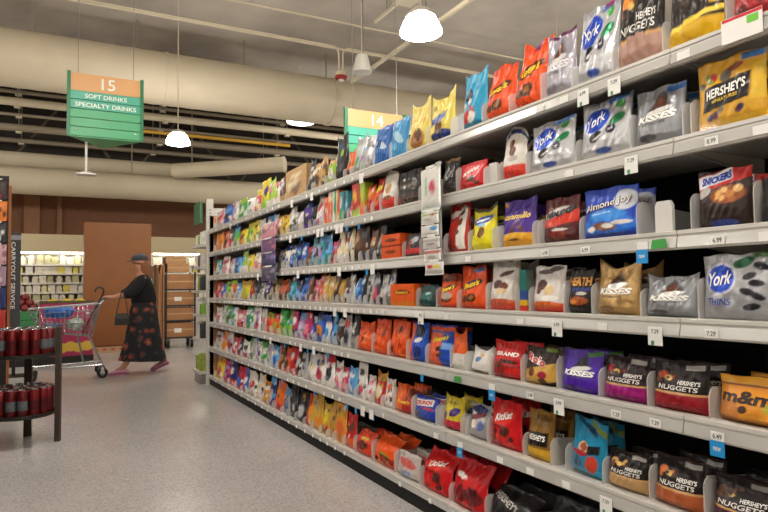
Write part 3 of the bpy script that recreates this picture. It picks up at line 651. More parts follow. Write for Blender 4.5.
nbag(4, 523, 530, 270, 'thin multicoloured box edge beside the white red-based bags, fourth shelf up', [('bg', '#2c4a8e'), ('band', .0, .14, '#c23a2a'), ('band', .14, .26, '#d9b02a'), ('band', .5, 1, '#2d6b62')], style='box', d=.02, name='candy_box', cat='candy box', gap=.002)
nbag(4, 488, 517, 258, 'taller white bag with choc balls and red base, fourth shelf up', [('bg', '#d6cfc8'), ('band', 0, .18, '#d2432c'), ('ell', 0, .17, .9, .06, '#c75a3a'), ('ell', -.3, .52, .32, .09, '#4a221a'), ('ell', .2, .48, .3, .08, '#6d3424'), ('ell', .1, .38, .4, .06, '#dcc193'), ('ell', .2, .74, .5, .05, '#54382c', 12), ('rect', .75, 1, .2, .95, '#b8ada0')], ear=.04)
nbag(4, 459, 484, 266, 'pointed orange peanut butter cup bag with blue corner, fourth shelf up', reeses([('rect', .1, .9, .86, .94, '#46659e')]), skew=-.06, ear=.06)
nbag(4, 438, 458, 274, 'darker orange peanut butter cup bag beside the pointed one, fourth shelf up', reeses([('band', .78, 1, '#8a3214'), ('ell', 0, .35, .6, .1, '#b8a89a')]))
nbag(4, 418, 436, 285, 'low dark teal mint pack, fourth shelf up', [('bg', '#123a38'), ('ell', 0, .5, .6, .2, '#2a6b66'), ('ell', .2, .6, .3, .06, '#a9c4be', 15)], d=.03)
nbag(4, 393, 417, 284, 'orange peanut butter cup box, fourth shelf up', ([('bg', '#dc5a1f'), ('band', .0, .2, '#c9701f'), ('ell', .0, .62, .7, .12, '#8a3a12')], [("Reese's", 0, .62, 1.1, .16, '#e8b82a', dict(bold=.03, shear=.2))]), style='box', d=.05, name='candy_box', cat='candy box')
# --- third shelf up
nbag(5, 712, 800, 378, 'orange-yellow candy bag with big lowercase letters, third shelf up', ([('bg', '#dd8f2a'), ('band', .84, 1, '#e8a636'), ('ell', -.75, .24, .5, .22, '#c07a3a'), ('ell', -.2, .32, .12, .08, '#3d2012'), ('ell', .5, .4, .22, .12, '#b8a83a'), ('ell', .1, .18, .25, .1, '#c8862a'), ('ell', .75, .25, .25, .12, '#d9671f'), ('band', .8, .83, '#8a4a1a')], [("m&m's", .02, .58, 1.75, .27, '#2a160c', dict(bold=.035)), ]), d=.05, ear=-.03)
nbag(5, 650, 708, 362, 'black-brown nugget bag with red base, third shelf up', nuggets('#8f1a24', '#b8452c'))
nbag(5, 601, 648, 357, 'black-brown nugget bag with magenta base, third shelf up', nuggets('#94126b', '#a3202c', bg='#231016'))
nbag(5, 559, 600, 350, 'purple kiss-drop bag with dark diamond, third shelf up', kisses('#4a1f9c', '#2f1268', 'KISSES', WH, '#4d7a3a', '#1d1420'), lean=.1)
nbag(5, 523, 556, 347, 'brown and gold bag with pink puffy lettering, third shelf up', ([('bg', '#2d1a12'), ('band', 0, .48, '#c79a44', .14), ('ell', -.35, .33, .22, .12, '#6d3d14'), ('ell', .35, .28, .26, .1, '#a3243c'), ('ell', .35, .1, .25, .1, '#4a2c14'), ('rect', .3, .9, .9, .98, '#6b8a3a')], [('Rolo', -.15, .66, 1.3, .22, '#f0e4dc', dict(rot=-12, bold=.10)), ('Rolo', -.15, .66, 1.25, .20, '#c2203c', dict(rot=-12, bold=.03, off=.003))]))
nbag(5, 491, 522, 341, 'bright red bag with white capital lettering and red window, third shelf up', ([('bg', '#c21f1c'), ('rect', -.8, .9, .04, .36, '#8d1c1c'), ('rect', .15, .9, .06, .3, '#c8231f'), ('ell', -.4, .36, .3, .09, '#5d2c20'), ('ell', .2, .46, .6, .05, '#3a1a14', -5)], [('GRAND', .0, .66, 1.55, .11, WH, dict(bold=.04))]), ear=.05)
nbag(5, 470, 489, 349, 'small white pouch leaning in its slot, third shelf up', [('bg', '#d6d2cc'), ('ell', -.1, .55, .3, .1, '#4a6ea3', 30), ('ell', .1, .75, .2, .1, '#c9a25c'), ('rect', -.8, .8, 0, .1, '#b8b2aa')], ear=.2, tilt=.06)
nbag(5, 452, 466, 332, 'twisted orange and white bag slumping over its divider, third shelf up', [('bg', '#dc5c1e'), ('band', 0, .42, '#d6d0c8'), ('ell', -.2, .55, .5, .08, '#c23f12', 40)], ear=.2, skew=-.05, back=0, d=.025)
nbag(5, 427, 452, 325, 'orange and blue peanut butter cup bag, third shelf up', ([('bg', '#1f4aae'), ('rect', -1, .2, 0, .8, '#d9562a'), ('ell', .1, .42, .3, .06, '#3a2114', 20), ('ell', .2, .28, .25, .05, '#2b1a10', 20), ('rect', .3, .9, .42, .56, '#6c9ad6'), ('band', .86, .95, '#d9562a')], [("Reese's", .1, .68, 1.2, .14, '#f0cf3a', dict(rot=10, bold=.04, shear=.25))]))
nbag(5, 408, 426, 322, 'blue and orange bag with dark round cup, third shelf up', [('bg', '#1f4fb8'), ('ell', .2, .78, .5, .16, '#141c3c'), ('rect', -1, -.4, 0, .95, '#d9562a'), ('ell', .2, .55, .4, .06, '#dcdad6', 10), ('ell', .3, .25, .4, .14, '#22336e')])
for i, (a, b, yt) in enumerate(((389, 407, 320), (373, 388, 319), (357, 372, 322))):
    nbag(5, a, b, yt, 'orange fringed candy bag, %s of three beside the blue bags, third shelf up' % ['first', 'second', 'third'][i], [('bg', '#da4f1c'), ('blobs', 8, (-.8, .8, .1, .8), .22, ['#b8380f', '#e8752c', '#7a2a10', '#e06a3a'])], ear=.06*(i-1), wr=2, near=True)
# --- second shelf up
nbag(6, 707, 775, 478, 'dark plum nugget bag with silver tab, second shelf up', nuggets('#4a2030', '#5d3a2a', '#8d8a86'), d=.05)
nbag(6, 652, 704, 458, 'black-brown nugget bag with burnt orange base, second shelf up', nuggets('#a8552c', '#d0703a'))
nbag(6, 605, 647, 452, 'black-brown nugget bag with tan base, second shelf up', nuggets('#b08a5a', '#d09a5a'))
nbag(6, 569, 604, 420, 'teal blue bag tilting forward with red bear picture, second shelf up', [('bg', '#1f86ad'), ('band', 0, .14, '#2aa0c9'), ('ell', -.1, .50, .28, .1, '#e0b48a'), ('ell', -.1, .50, .2, .07, '#9a4a2c'), ('rect', .15, .75, .42, .56, '#1d1714', .1), ('ell', -.3, .38, .5, .05, '#a3242c'), ('ell', .4, .22, .4, .14, '#c8402c', 50), ('ell', -.4, .2, .3, .12, '#3d5a78'), ('rect', .2, .95, .82, .93, '#7a8a3c', -.2), ('rect', -.9, .5, .86, .95, '#123a5c', -.2)], lean=-.02, tilt=.10)
nbag(6, 525, 552, 410, 'golden brown bag with black logo panel and yellow base, second shelf up', ([('bg', '#8a6428'), ('band', 0, .24, '#cfa028'), ('rect', -.75, .75, .30, .56, '#1d1412', .02), ('ell', .3, .85, .6, .06, '#6d4c1c')], [("HERSHEY'S", 0, .46, 1.2, .11, WH, dict(bold=.03))]))
nbag(6, 489, 520, 400, 'tall bright red wafer bag with dark ball, second shelf up', kitkat(), lean=.02)
nbag(6, 468, 488, 404, 'clear silver bag with blue cap, second shelf up', [('bg', '#a9a6a6'), ('ell', 0, .86, .8, .12, '#2a3a6e'), ('ell', -.1, .66, .9, .08, '#6d2a34', 15), ('ell', -.2, .44, .4, .12, '#e0d4c4'), ('ell', .4, .4, .3, .14, '#6a7ab0')], m='foil', wr=1.5)
nbag(6, 442, 462, 396, 'yellow and purple bag with red base, second shelf up', [('bg', '#c8b32a'), ('band', 0, .3, '#b8243a'), ('ell', .3, .55, .5, .12, '#3d2470', 20), ('ell', -.6, .4, .25, .14, '#5a3a78'), ('ell', .0, .82, .5, .06, '#9a8a24')], ear=.1)
nbag(6, 413, 437, 396, 'royal blue bag with white panel of red letters, second shelf up', ([('bg', '#20389c'), ('rect', -.95, .6, .60, .86, '#e3e0dc', .08), ('ell', .3, .52, .5, .05, '#a3243c'), ('rect', -.9, -.1, .05, .4, '#39456e')], [('CRUNCH', -.17, .73, 1.35, .17, '#c2202c', dict(rot=6, bold=.04, shear=.1))]), ear=.05)
nbag(6, 394, 412, 384, 'orange box-shaped bag with brown cup picture, second shelf up', ([('bg', '#e0611f'), ('rect', .1, 1, .3, .98, '#b8431a'), ('blobs', 5, (.2, .9, .5, .9), .2, ['#5a2410', '#7a3014']), ('rect', .2, .9, .04, .3, '#a82a24')], [("Reese's", .2, .42, 1.2, .11, '#e8c32a', dict(bold=.03, shear=.2))]))
# --- bottom shelf
nbag(7, 545, 600, 506, 'large black bag slumped behind the pale divider, bottom shelf', [('bg', '#17171a'), ('ell', .3, .5, .4, .1, '#2e2e33')], slump=.3)
nbag(7, 487, 532, 492, 'black bag with tilted white lettering, bottom shelf', ([('bg', '#161416'), ('ell', .5, .8, .4, .1, '#2a2726')], [("HERSHEY'S", -.25, .66, 1.3, .16, '#bfbab4', dict(rot=-14, bold=.03))]), slump=.5, lean=.1)
nbag(7, 451, 485, 462, 'crumpled red rope-candy bag lying back, bottom shelf', ([('bg', '#c2141c'), ('ell', .1, .3, .8, .18, '#6d1a1c'), ('ell', -.4, .62, .4, .06, '#e8e0da', -14), ('blobs', 6, (-.8, .8, .1, .5), .2, ['#8a1418', '#d92a2c', '#4d1214'])], []), slump=.35, wr=2.2, ear=.08)
nbag(7, 421, 450, 452, 'crumpled red wafer bag lying back, bottom shelf', kitkat(), slump=.45, wr=2.2, ear=.08)
nbag(7, 396, 418, 452, 'clear bag of pink sweets between clear dividers, bottom shelf', [('bg', '#b8aca6'), ('ell', 0, .6, .8, .16, '#c25a52', -10), ('ell', .1, .2, .5, .1, '#8a94b0'), ('band', .9, 1, '#cfc8c2')], wr=2, m='film')
nbag(7, 373, 395, 436, 'slumped orange bag with green lettering, bottom shelf', ([('bg', '#e4551a'), ('ell', .2, .3, .6, .06, '#3a2a14', -10), ('ell', .15, .37, .45, .025, '#7ab02a', -8), ('blobs', 5, (-.8, .8, .05, .25), .2, ['#8a2a14', '#3d1a10'])], []), slump=.5, wr=2)
nbag(7, 355, 372, 430, 'red-orange bag with brown cup window, bottom shelf', [('bg', '#cf3c1c'), ('ell', 0, .4, .6, .16, '#5d2414'), ('ell', .1, .66, .5, .06, '#c9a23a'), ('blobs', 4, (-.7, .7, .1, .3), .2, ['#7a2014', '#a83a1c'])], slump=.3, wr=2)

# ---- far bags: (x0, x1, share of the shelf opening, colours main+accents, colour word, kind)
HEX = dict(pink='#d8828e', rose='#c23f5c', red='#b8262a', orange='#d9602a', amber='#d98a2c', gold='#c49a3a', yellow='#d9c22e', tan='#b58f5e', brown='#5a3a26', cocoa='#33221b',
           black='#1b1a1c', charcoal='#3a3a3e', grey='#8f8d8c', silver='#b4b4b6', white='#dcd8d2', cream='#d8c9a6', green='#3f9a4a', lime='#93b83a', teal='#2a8f96', navy='#20306e', blue='#2f62b8', sky='#5ea3d6', purple='#4c2a86', lilac='#a58ab8', magenta='#b8246e')
def far_ops(c1, c2, c3, r):
    kind = r.randrange(5)
    ops = [('bg', HEX[c1])]
    if kind == 0: ops += [('band', 0, r.uniform(.2, .4), HEX[c2]), ('ell', r.uniform(-.3, .3), .62, .55, .14, HEX[c3], r.uniform(-20, 30))]
    elif kind == 1: ops += [('ell', 0, .35, .7, .2, HEX[c2], r.uniform(-20, 20)), ('rect', -.7, .7, .62, .8, HEX[c3], .05)]
    elif kind == 2: ops += [('blobs', 8, (-.8, .8, .1, .6), .25, [HEX[c2], HEX[c3], HEX[c1]]), ('ell', 0, .72, .6, .1, HEX[c2])]
    elif kind == 3: ops += [('band', .75, 1, HEX[c2]), ('ell', 0, .4, .6, .2, HEX[c3]), ('blobs', 4, (-.6, .6, .2, .5), .18, [HEX[c2], HEX[c3]])]
    else: ops += [('rect', -1, r.uniform(-.2, .3), 0, 1, HEX[c2]), ('ell', .1, .5, .6, .14, HEX[c3], 20)]
    ops += [('blobs', 7, (-.85, .85, .08, .92), .16, [HEX[c2], '#e6e2dc', HEX[c3], '#2a2422', HEX[r.choice(list(HEX))], HEX[c1], HEX[r.choice(list(HEX))]])]
    return ops
NUM = 'first second third fourth fifth sixth seventh eighth ninth tenth eleventh twelfth thirteenth fourteenth fifteenth sixteenth seventeenth eighteenth nineteenth twentieth'.split() + ['twenty-'+x for x in 'first second third fourth fifth sixth seventh eighth ninth'.split()] + ['thirtieth'] + ['thirty-'+x for x in 'first second third fourth fifth sixth seventh eighth ninth'.split()] + ['fortieth']
FARL = {
 1: (210, 374, 'pink/white/red:8 blue/black/sky:9 white/pink/sky:6 green/lime/white:9 white/silver/green:9 rose/yellow/white:6 yellow/lime/purple:9:1.25 lime/white/pink:6:1.1 white/pink/lime:5 brown/tan/silver:9:1.2 tan/cream/brown:22:1.25:box charcoal/silver/tan:6:1.2 tan/brown/cream:8:1.1 brown/tan/gold:6:1.2 lime/tan/white:8 black/charcoal/black:12:1.35 orange/brown/tan:7:.8 silver/white/green:11:1.1 silver/grey/white:11:1.1'),
 2: (210, 381, 'amber/orange/pink:9 orange/black/pink:6 charcoal/rose/white:6 green/sky/lime:6 yellow/orange/brown:9 lime/yellow/green:8 yellow/brown/yellow:6 white/green/silver:7 sky/blue/white:10 pink/white/rose:5 gold/brown/white:7 yellow/gold/brown:7 white/charcoal/silver:6 grey/white/charcoal:5 white/grey/white:5:.7 purple/navy/charcoal:10:1.1 black/charcoal/black:6:.8 white/lilac/red:7:1.1 lilac/white/navy:5:1.05 orange/red/white:5:1.1:box orange/cream/red:5:1.1:box green/white/teal:4:1.15:box orange/cream/red:4:1.1:box teal/green/white:5:1.15:box teal/charcoal/sky:5:1.1:box pink/white/rose:5:.8 red/lime/yellow:9:1.05:box lime/orange/yellow:6:1:box orange/red/amber:8:.9 red/orange/yellow:8:.95'),
 3: (210, 384, 'teal/white/silver:6 white/pink/rose:8 silver/pink/white:6 sky/blue/navy:8 lime/white/sky:6 yellow/white/lime:6 white/pink/cream:8 amber/white/pink:6 lilac/purple/charcoal:7 charcoal/purple/rose:6 silver/white/brown:7 white/navy/silver:6 navy/blue/white:7:1.1 navy/blue/sky:6:1.1 blue/navy/white:5:1 brown/red/cocoa:6:.9 charcoal/teal/lilac:6:1 teal/sky/lilac:8:1.1 sky/teal/navy:7:1.1 rose/brown/lilac:6:.9 cream/white/brown:7:1.15 white/cream/red:6:1.1 cream/brown/silver:6:1.1 brown/cocoa/tan:8:1.1 cocoa/brown/charcoal:8:1.15 brown/charcoal/tan:8:1.1 charcoal/cocoa/grey:8:1.1'),
 4: (210, 393, 'red/pink/orange:6 blue/rose/white:5 lime/green/pink:6 orange/lime/white:6 sky/white/lime:5 yellow/gold/lime:11 brown/red/orange:5 charcoal/black/grey:6 silver/charcoal/white:5 purple/charcoal/silver:6 brown/white/cream:6 tan/cream/white:5 orange/brown/pink:7 brown/orange/cocoa:5 teal/black/sky:7 navy/sky/charcoal:7 blue/navy/sky:7 brown/orange/cocoa:5 pink/brown/rose:7 orange/pink/brown:5 gold/tan/cream:6 tan/gold/cream:7 brown/cocoa/gold:5 gold/brown/tan:7 cocoa/brown/silver:6 silver/white/brown:5 blue/white/sky:8 charcoal/sky/black:6 silver/charcoal/brown:8 charcoal/rose/silver:7 silver/charcoal/grey:8 grey/charcoal/silver:7'),
 5: (210, 357, 'white/pink/silver:6 green/white/silver:9 white/sky/green:6 pink/red/white:9 green/teal/white:7 white/lilac/rose:8 silver/white/pink:5 orange/lime/red:7 orange/red/lime:7 green/lime/white:7 lime/green/teal:6 magenta/charcoal/white:5 lilac/sky/silver:6 magenta/rose/pink:7:1.2 navy/white/blue:5:.9 blue/navy/amber:10:1.2 white/blue/sky:6 sky/charcoal/blue:5 charcoal/silver/brown:8 silver/charcoal/red:7 charcoal/grey/white:6'),
 6: (210, 394, 'silver/white/charcoal:6 amber/orange/pink:6 silver/rose/white:5 rose/red/white:6 charcoal/red/silver:5 white/rose/charcoal:8 silver/green/white:6 white/grey/purple:6 green/silver/white:6 silver/lilac/white:5 sky/blue/white:7:1.05 brown/orange/tan:6 orange/brown/rose:6 red/rose/white:6:1.15 cocoa/rose/silver:6 silver/cocoa/white:6 white/silver/cream:9:1.05 white/rose/navy:10:1.1 white/red/charcoal:10:1.15 white/rose/pink:8:1.1 rose/pink/white:7:.8 sky/white/blue:9:1.05 white/charcoal/rose:10:1.05 white/pink/rose:8:.9 red/gold/cream:11:.85 white/orange/charcoal:10:.8'),
 7: (213, 355, 'yellow/amber/rose:7 rose/lilac/navy:6 navy/red/white:6 red/blue/rose:6 blue/rose/white:5 white/cream/red:8 cream/white/lilac:6 amber/gold/white:6 navy/sky/silver:5 orange/red/amber:8:1.1 silver/sky/navy:6 black/charcoal/silver:7 black/silver/charcoal:8:1.05 gold/red/amber:8:1.1 gold/amber/tan:7:1.05 gold/yellow/red:7:1.1 gold/tan/red:6:1.1 amber/orange/gold:9 red/orange/brown:9:1.05'),
}
frn = random.Random(11)
for k, (xa, xb, txt) in FARL.items():
    it = [t.split(':') for t in txt.split()]
    while shelf_y(xa, k, XS+.062) > YEND-.035: xa += .25
    # requested pixel widths are rescaled so the row exactly fills its stretch
    tot = sum(float(t[1]) for t in it); x = xa
    for n, t in enumerate(it):
        wpx = float(t[1])*(xb-xa)/tot
        c1, c2, c3 = t[0].split('/')
        hf = float(t[2]) if len(t) > 2 and t[2] else 1.0
        box = len(t) > 3 and t[3] == 'box'
        space = (ZS[k-1]-ZS[k]) if k > 1 else .27
        H = space*(.68+frn.uniform(-.12, .10))*hf
        lab = '%s %s %s, %s, %s from the white end post' % (c1, 'candy box' if box else 'candy bag', 'with %s print' % c2, SHELFNAME[k], NUM[n])
        place_bag(k, x, x+wpx, 0, lab, far_ops(c1, c2, c3, frn), m=('foil' if c1 in ('silver', 'grey') else 'film'), near=False, H=H, d=frn.uniform(.022, .034), ear=frn.choice((-.08, 0, .04, .08, .14)), lean=frn.uniform(.02, .12), skew=frn.uniform(-.05, .05), style='box' if box else frn.choice(('pouch', 'pouch', 'pillow')), name='candy_box' if box else 'candy_bag', cat='candy box' if box else 'candy bag', group='candy boxes along the far shelves' if box else 'candy bags along the far shelves', gap=.003, wr=1.6)
        x += wpx

# ---- clear plastic dividers, front stops, pusher blocks: sub-parts of the shelves
def divider_mesh(h, dep, x0=.016):
    r = min(.03, h*.4); pts = [(x0, 0), (dep, 0), (dep, h*.75), (dep*.6, h*.85)]
    for t in np.linspace(PI/2, PI, 5): pts.append((x0+r+r*math.cos(t), h-r+r*math.sin(t)))
    return MB().prism(pts, 'y', -.0017, .0017).mesh('divider', M['divider'])
DVM = {h: divider_mesh(h/100, .30, .016 if h > 8 else .002) for h in (6, 7, 9, 10, 11, 12)}
def sub(k, name, me, x, Y, z):
    s = sec_of(Y); g, sh = SHELF[(s, k)]
    o = link(name, me, sh, (x, Y-(SEC0+s*SEC_L), z)); return o
for k in range(1, 8):
    L = sorted(FACE[k])
    for i, (ya, yb, near, H) in enumerate(L):
        nxt = L[i+1][0] if i+1 < len(L) else None
        h = 9+(int(ya*977) % 4) if near else 6+(int(ya*977) % 2)
        sub(k, 'divider', DVM[h], .0, yb if nxt is None or nxt-yb < .03 else yb+.004, ZS[k]-.004)
        if nxt is not None and nxt-yb >= .03: sub(k, 'divider', DVM[h], .0, nxt-.004, ZS[k]-.004)
        if near:
            yc_ = (ya+yb)/2; y0_ = SEC0+sec_of(yc_)*SEC_L
            wv = min((yb-ya)*.36, yc_-y0_-.004, y0_+SEC_L-yc_-.004)
            if wv < .02: continue
            me = MB().prism([(-wv, 0), (wv, 0), (wv, .055), (wv*.8, .068), (-wv*.8, .068), (-wv, .055)], 'x', .002, .0035).mesh('front_stop', M['clear'])
            sub(k, 'front_stop', me, 0, (ya+yb)/2, ZS[k]-.004)
# empty slot on the fifth shelf up with its white pusher blocks
PUSH = MB().prism([(-.030, 0), (.030, 0), (.030, .085), (.022, .10), (-.022, .10), (-.030, .085)], 'x', 0, .012).mesh('pusher_block', mat('pusher_white', '#cfccc6', .4))
for (k, px, dx) in ((3, 664, .03), (2, 493, .05)):
    sub(k, 'pusher_block', PUSH, dx, shelf_y(px, k, XS+dx), ZS[k]-.004)

# ---- price tags in the channel: sub-parts of the shelves
TAGM = {}
def tag_mesh(kind):
    if kind in TAGM: return TAGM[kind]
    if kind == 'slim': me = MB().box(-.0135, -.020, -.050, -.0122, .020, -.026).mesh('price_tag', M['paper'])
    elif kind == 'far': me = MB().box(-.0135, -.012, -.050, -.0122, .012, -.028).mesh('price_tag', M['paper'])
    elif kind == 'farblue': me = MB().box(-.0145, -.012, -.085, -.0132, .012, -.052).mesh('price_tag', M['blue_tag'])
    elif kind == 'hang': me = MB().box(-.0150, -.025, -.084, -.0137, .025, -.028).mesh('price_tag', M['paper'])
    elif kind == 'blue': me = MB().box(-.0160, -.021, -.092, -.0147, .021, -.050).mesh('new_tag', M['blue_tag'])
    elif kind == 'green': me = MB().prism([(-.028, -.048), (.028, -.052), (.022, -.024), (-.024, -.022)], 'x', -.0165, -.0152).mesh('green_tag', M['green_tag'])
    elif kind == 'card': me = MB().box(-.0165, -.055, -.055, -.0150, .055, .012).mesh('price_card', M['paper'])
    TAGM[kind] = me; return me
def ptag(k, px, kind, text=None):
    Y = shelf_y(px, k, XS-.012)
    nm = {'blue': 'new_tag', 'green': 'green_tag', 'card': 'price_card'}.get(kind, 'price_tag')
    if k == 7: kind = 'far'
    o = sub(k, nm, tag_mesh(kind), 0, Y, ZS[k]+(.012 if k == 7 else 0))
    g, sh = SHELF[(sec_of(Y), k)]; y0 = SEC0+sec_of(Y)*SEC_L; z = ZS[k]
    def tx(t, W, H, zz, x, m, dy=0):
        return flat_text(t, W, H, (x, Y-y0+dy, z+zz), (0, -1, 0), (0, 0, 1), 'tag_print', m, sh, bold=.01)
    if kind == 'slim' and text: tx(text, .026, .013, -.038, -.0142, M['ink'])
    if kind == 'hang':
        tx(text or '7.29', .026, .012, -.042, -.0157, M['ink'])
        q = MB().box(-.0157, .004, -.083, -.0150, .014, -.070).mesh('tag_mark', mat('mark_green', '#3d8d62', .5)); link('tag_mark', q, sh, (0, Y-y0, z))
    if kind == 'blue':
        tx('new', .022, .011, -.071, -.0167, M['paper'])
    return o
for k, px, kind, tx in (
    (1, 564, 'slim', None), (1, 540, 'slim', None), (1, 583, 'hang', '6.99'), (1, 614, 'hang', '7.29'), (1, 683, 'slim', None), (1, 742, 'card', None),
    (2, 569, 'slim', None), (2, 631, 'hang', '7.29'), (2, 711, 'slim', '8.99'), (2, 760, 'slim', None),
    (3, 545, 'slim', '6.99'), (3, 585, 'slim', '6.99'), (3, 468, 'slim', None), (3, 642, 'slim', None), (3, 642, 'blue', None), (3, 659, 'green', None), (3, 717, 'slim', '6.99'), (3, 766, 'slim', None),
    (4, 421, 'hang', None), (4, 557, 'hang', '6.99'), (4, 602, 'slim', None), (4, 655, 'hang', '7.29'), (4, 711, 'slim', '7.29'), (4, 446, 'slim', None), (4, 520, 'slim', None),
    (5, 422, 'farblue', None), (5, 458, 'green', None), (5, 492, 'blue', None), (5, 492, 'slim', None), (5, 530, 'slim', '5.99'), (5, 559, 'hang', '5.99'), (5, 616, 'slim', '7.29'), (5, 655, 'slim', '7.29'), (5, 717, 'slim', '6.49'), (5, 717, 'blue', None),
    (6, 460, 'blue', None), (6, 460, 'slim', None), (6, 500, 'slim', None), (6, 530, 'slim', None), (6, 566, 'slim', None), (6, 606, 'hang', '7.29'), (6, 652, 'slim', None), (6, 436, 'slim', None),
    (7, 430, 'slim', None), (7, 455, 'slim', None), (7, 400, 'slim', None)):
    ptag(k, px, kind, tx)
trn = random.Random(3)
for k in range(1, 8):
    for (ya, yb, near, H) in FACE[k]:
        if not near:
            Y = (ya+yb)/2; blue = trn.random() < .22
            sub(k, 'price_tag', tag_mesh('farblue' if blue and k not in (4, 7) else 'far'), 0, Y, ZS[k]+(.012 if k == 7 else 0))
            if trn.random() < .12 and k < 7: sub(k, 'price_tag', tag_mesh('hang'), 0, Y+.02, ZS[k])
# red and green print on the big card
kY = shelf_y(742, 1, XS-.012); s_ = sec_of(kY); g, sh = SHELF[(s_, 1)]
MB().box(-.0172, -.055, .003, -.0165, .052, .011).build('card_stripe', M['red_ink'], sh, (0, kY-SEC0-s_*SEC_L, ZS[1]))
MB().box(-.0172, -.045, -.020, -.0165, -.015, .0).build('card_patch', mat('card_green', '#6fbf3a', .5), sh, (0, kY-SEC0-s_*SEC_L, ZS[1]))

# ================================================================== CLIP STRIPS HANGING OFF THE SHELVES
def clip_strip(px, ytop, ybot, label):
    p = onx(px, ytop, XS-.035); q = onx(px, ybot, XS-.035)
    o = empty('clip_strip', (XS-.035, p[1], q[2])); tag(o, label, 'clip strip')
    L = p[2]-q[2]
    MB().box(-.001, -.030, 0, .001, .014, L).build('strip', M['divider'], o)
    MB().prism([(-.001, L-.01), (.016, L-.01), (.020, L-.004), (.020, L), (-.001, L)], 'y', -.012, .012).build('clip', M['divider'], o)
    return o
def packet(px0, px1, y0, y1, cols, label, group, dx=0.0, pic=None):
    X = XS-.042-dx
    a = onx(px0, (y0+y1)/2, X); b = onx(px1, (y0+y1)/2, X); zt = onx((px0+px1)/2, y0, X)[2]; zb = onx((px0+px1)/2, y1, X)[2]
    wd = a[1]-b[1]
    B = Bag(wd, zt-zb, .006, 'pillow', 0, 0, 0, lum_seed(px0, y0), .3)
    me = B.mesh(10, 12, painter(cols, lum_seed(y0)), M['film'])
    o = link('hanging_packet', me, None, (X-.006, (a[1]+b[1])/2, zb), -PI/2); tag(o, label, 'packet', group)
    zh = zt-zb
    MB().box(-wd*.22, .004, zh, wd*.22, .007, zh+.012).build('hang_tab', M['paper'], o)
clip_strip(437, 162, 274, 'clear clip strip hung with white packets in front of the fifth shelf')
names = ['large white packet with a red pepper picture, topmost on the near clip strip', 'white packet with green print, second from top on the near clip strip', 'white packet with blue corner, third from top on the near clip strip', 'greyish white packet, fourth from top on the near clip strip', 'white packet with red band, fifth from top on the near clip strip', 'white packet with yellow and red print, lowest on the near clip strip']
pics = [[('bg', '#d9d7d0'), ('ell', .25, .55, .3, .16, '#c22a4c', 65), ('ell', -.4, .6, .15, .2, '#7fae8a'), ('band', .05, .16, '#a9b0ac')],
        [('bg', '#cfccc4'), ('band', .7, .9, '#8fae6a'), ('ell', .4, .75, .3, .1, '#a3423c'), ('ell', -.2, .4, .5, .1, '#b0aaa2')],
        [('bg', '#d3d0ca'), ('ell', .5, .65, .4, .2, '#4a8ac0'), ('band', .1, .3, '#c0b8ae')],
        [('bg', '#c4c0ba'), ('band', .55, .8, '#a39c94'), ('ell', 0, .35, .6, .1, '#8d8780')],
        [('bg', '#cfcac4'), ('band', .6, .85, '#a85a52'), ('ell', 0, .3, .6, .14, '#a8a29a')],
        [('bg', '#c9c6c0'), ('ell', -.4, .65, .35, .16, '#c23f3a'), ('ell', .3, .65, .4, .12, '#d9c23a'), ('band', .1, .35, '#aaa69e')]]
spans = [(421, 441, 168, 211), (421, 439, 212, 224), (421, 439, 225, 236), (423, 440, 237, 248), (424, 441, 249, 261), (425, 444, 262, 275)]
for i, (a, b, c, d_) in enumerate(spans): packet(a, b, c, d_, pics[i], names[i], 'packets on the near clip strip', dx=.004*(i % 2))
clip_strip(269, 220, 283, 'clear clip strip hung with purple and pink packets near the end post')
for i, (y0, y1, c, w_) in enumerate(((224, 238, ('#c98a94', '#8a5a78', '#d9b0a8'), 'pink'), (239, 252, ('#6a4a72', '#b86a7c', '#3d3a5a'), 'plum'), (253, 266, ('#3f3c66', '#7a6a9c', '#2a2a4a'), 'indigo'), (267, 281, ('#4a4a5e', '#8a7aa0', '#2f2f45'), 'slate'))):
    packet(261, 276, y0, y1, [('bg', c[0]), ('blobs', 6, (-.8, .8, .1, .9), .35, [c[1], c[2], c[0]])], '%s speckled packet, %s from top on the far clip strip' % (w_, ordn[i]), 'packets on the far clip strip', dx=.004*(i % 2))

# ================================================================== CROSS AISLE AND BACK OF THE STORE
# wood-clad column
YW = 12.0; xa = ony(84, 285, YW)[0]; xb = ony(151, 285, YW)[0]; zt = ony(117, 223, YW)[2]
o = empty('wood_column', ((xa+xb)/2, YW, 0)); tag(o, 'tall brown wood-clad display column behind the woman in the cap', 'column')
hw = (xb-xa)/2
MB().box(-hw, .02, .10, hw, .42, zt).build('core', M['wood'], o)
MB().box(-hw, 0, .12, hw, .02, zt).build('wood_panel', M['wood'], o)
MB().box(-hw-.06, -.10, 0, hw+.06, .48, .10).build('plinth', mat('plinth_tan', '#b79a78', .5), o)
for i in range(8): MB().box(-hw+i*hw/4+.02, -.106, .045, -hw+(i+1)*hw/4-.05, -.100, .085).build('stripe', mat('stripe_orange', '#c2562a', .5), o)
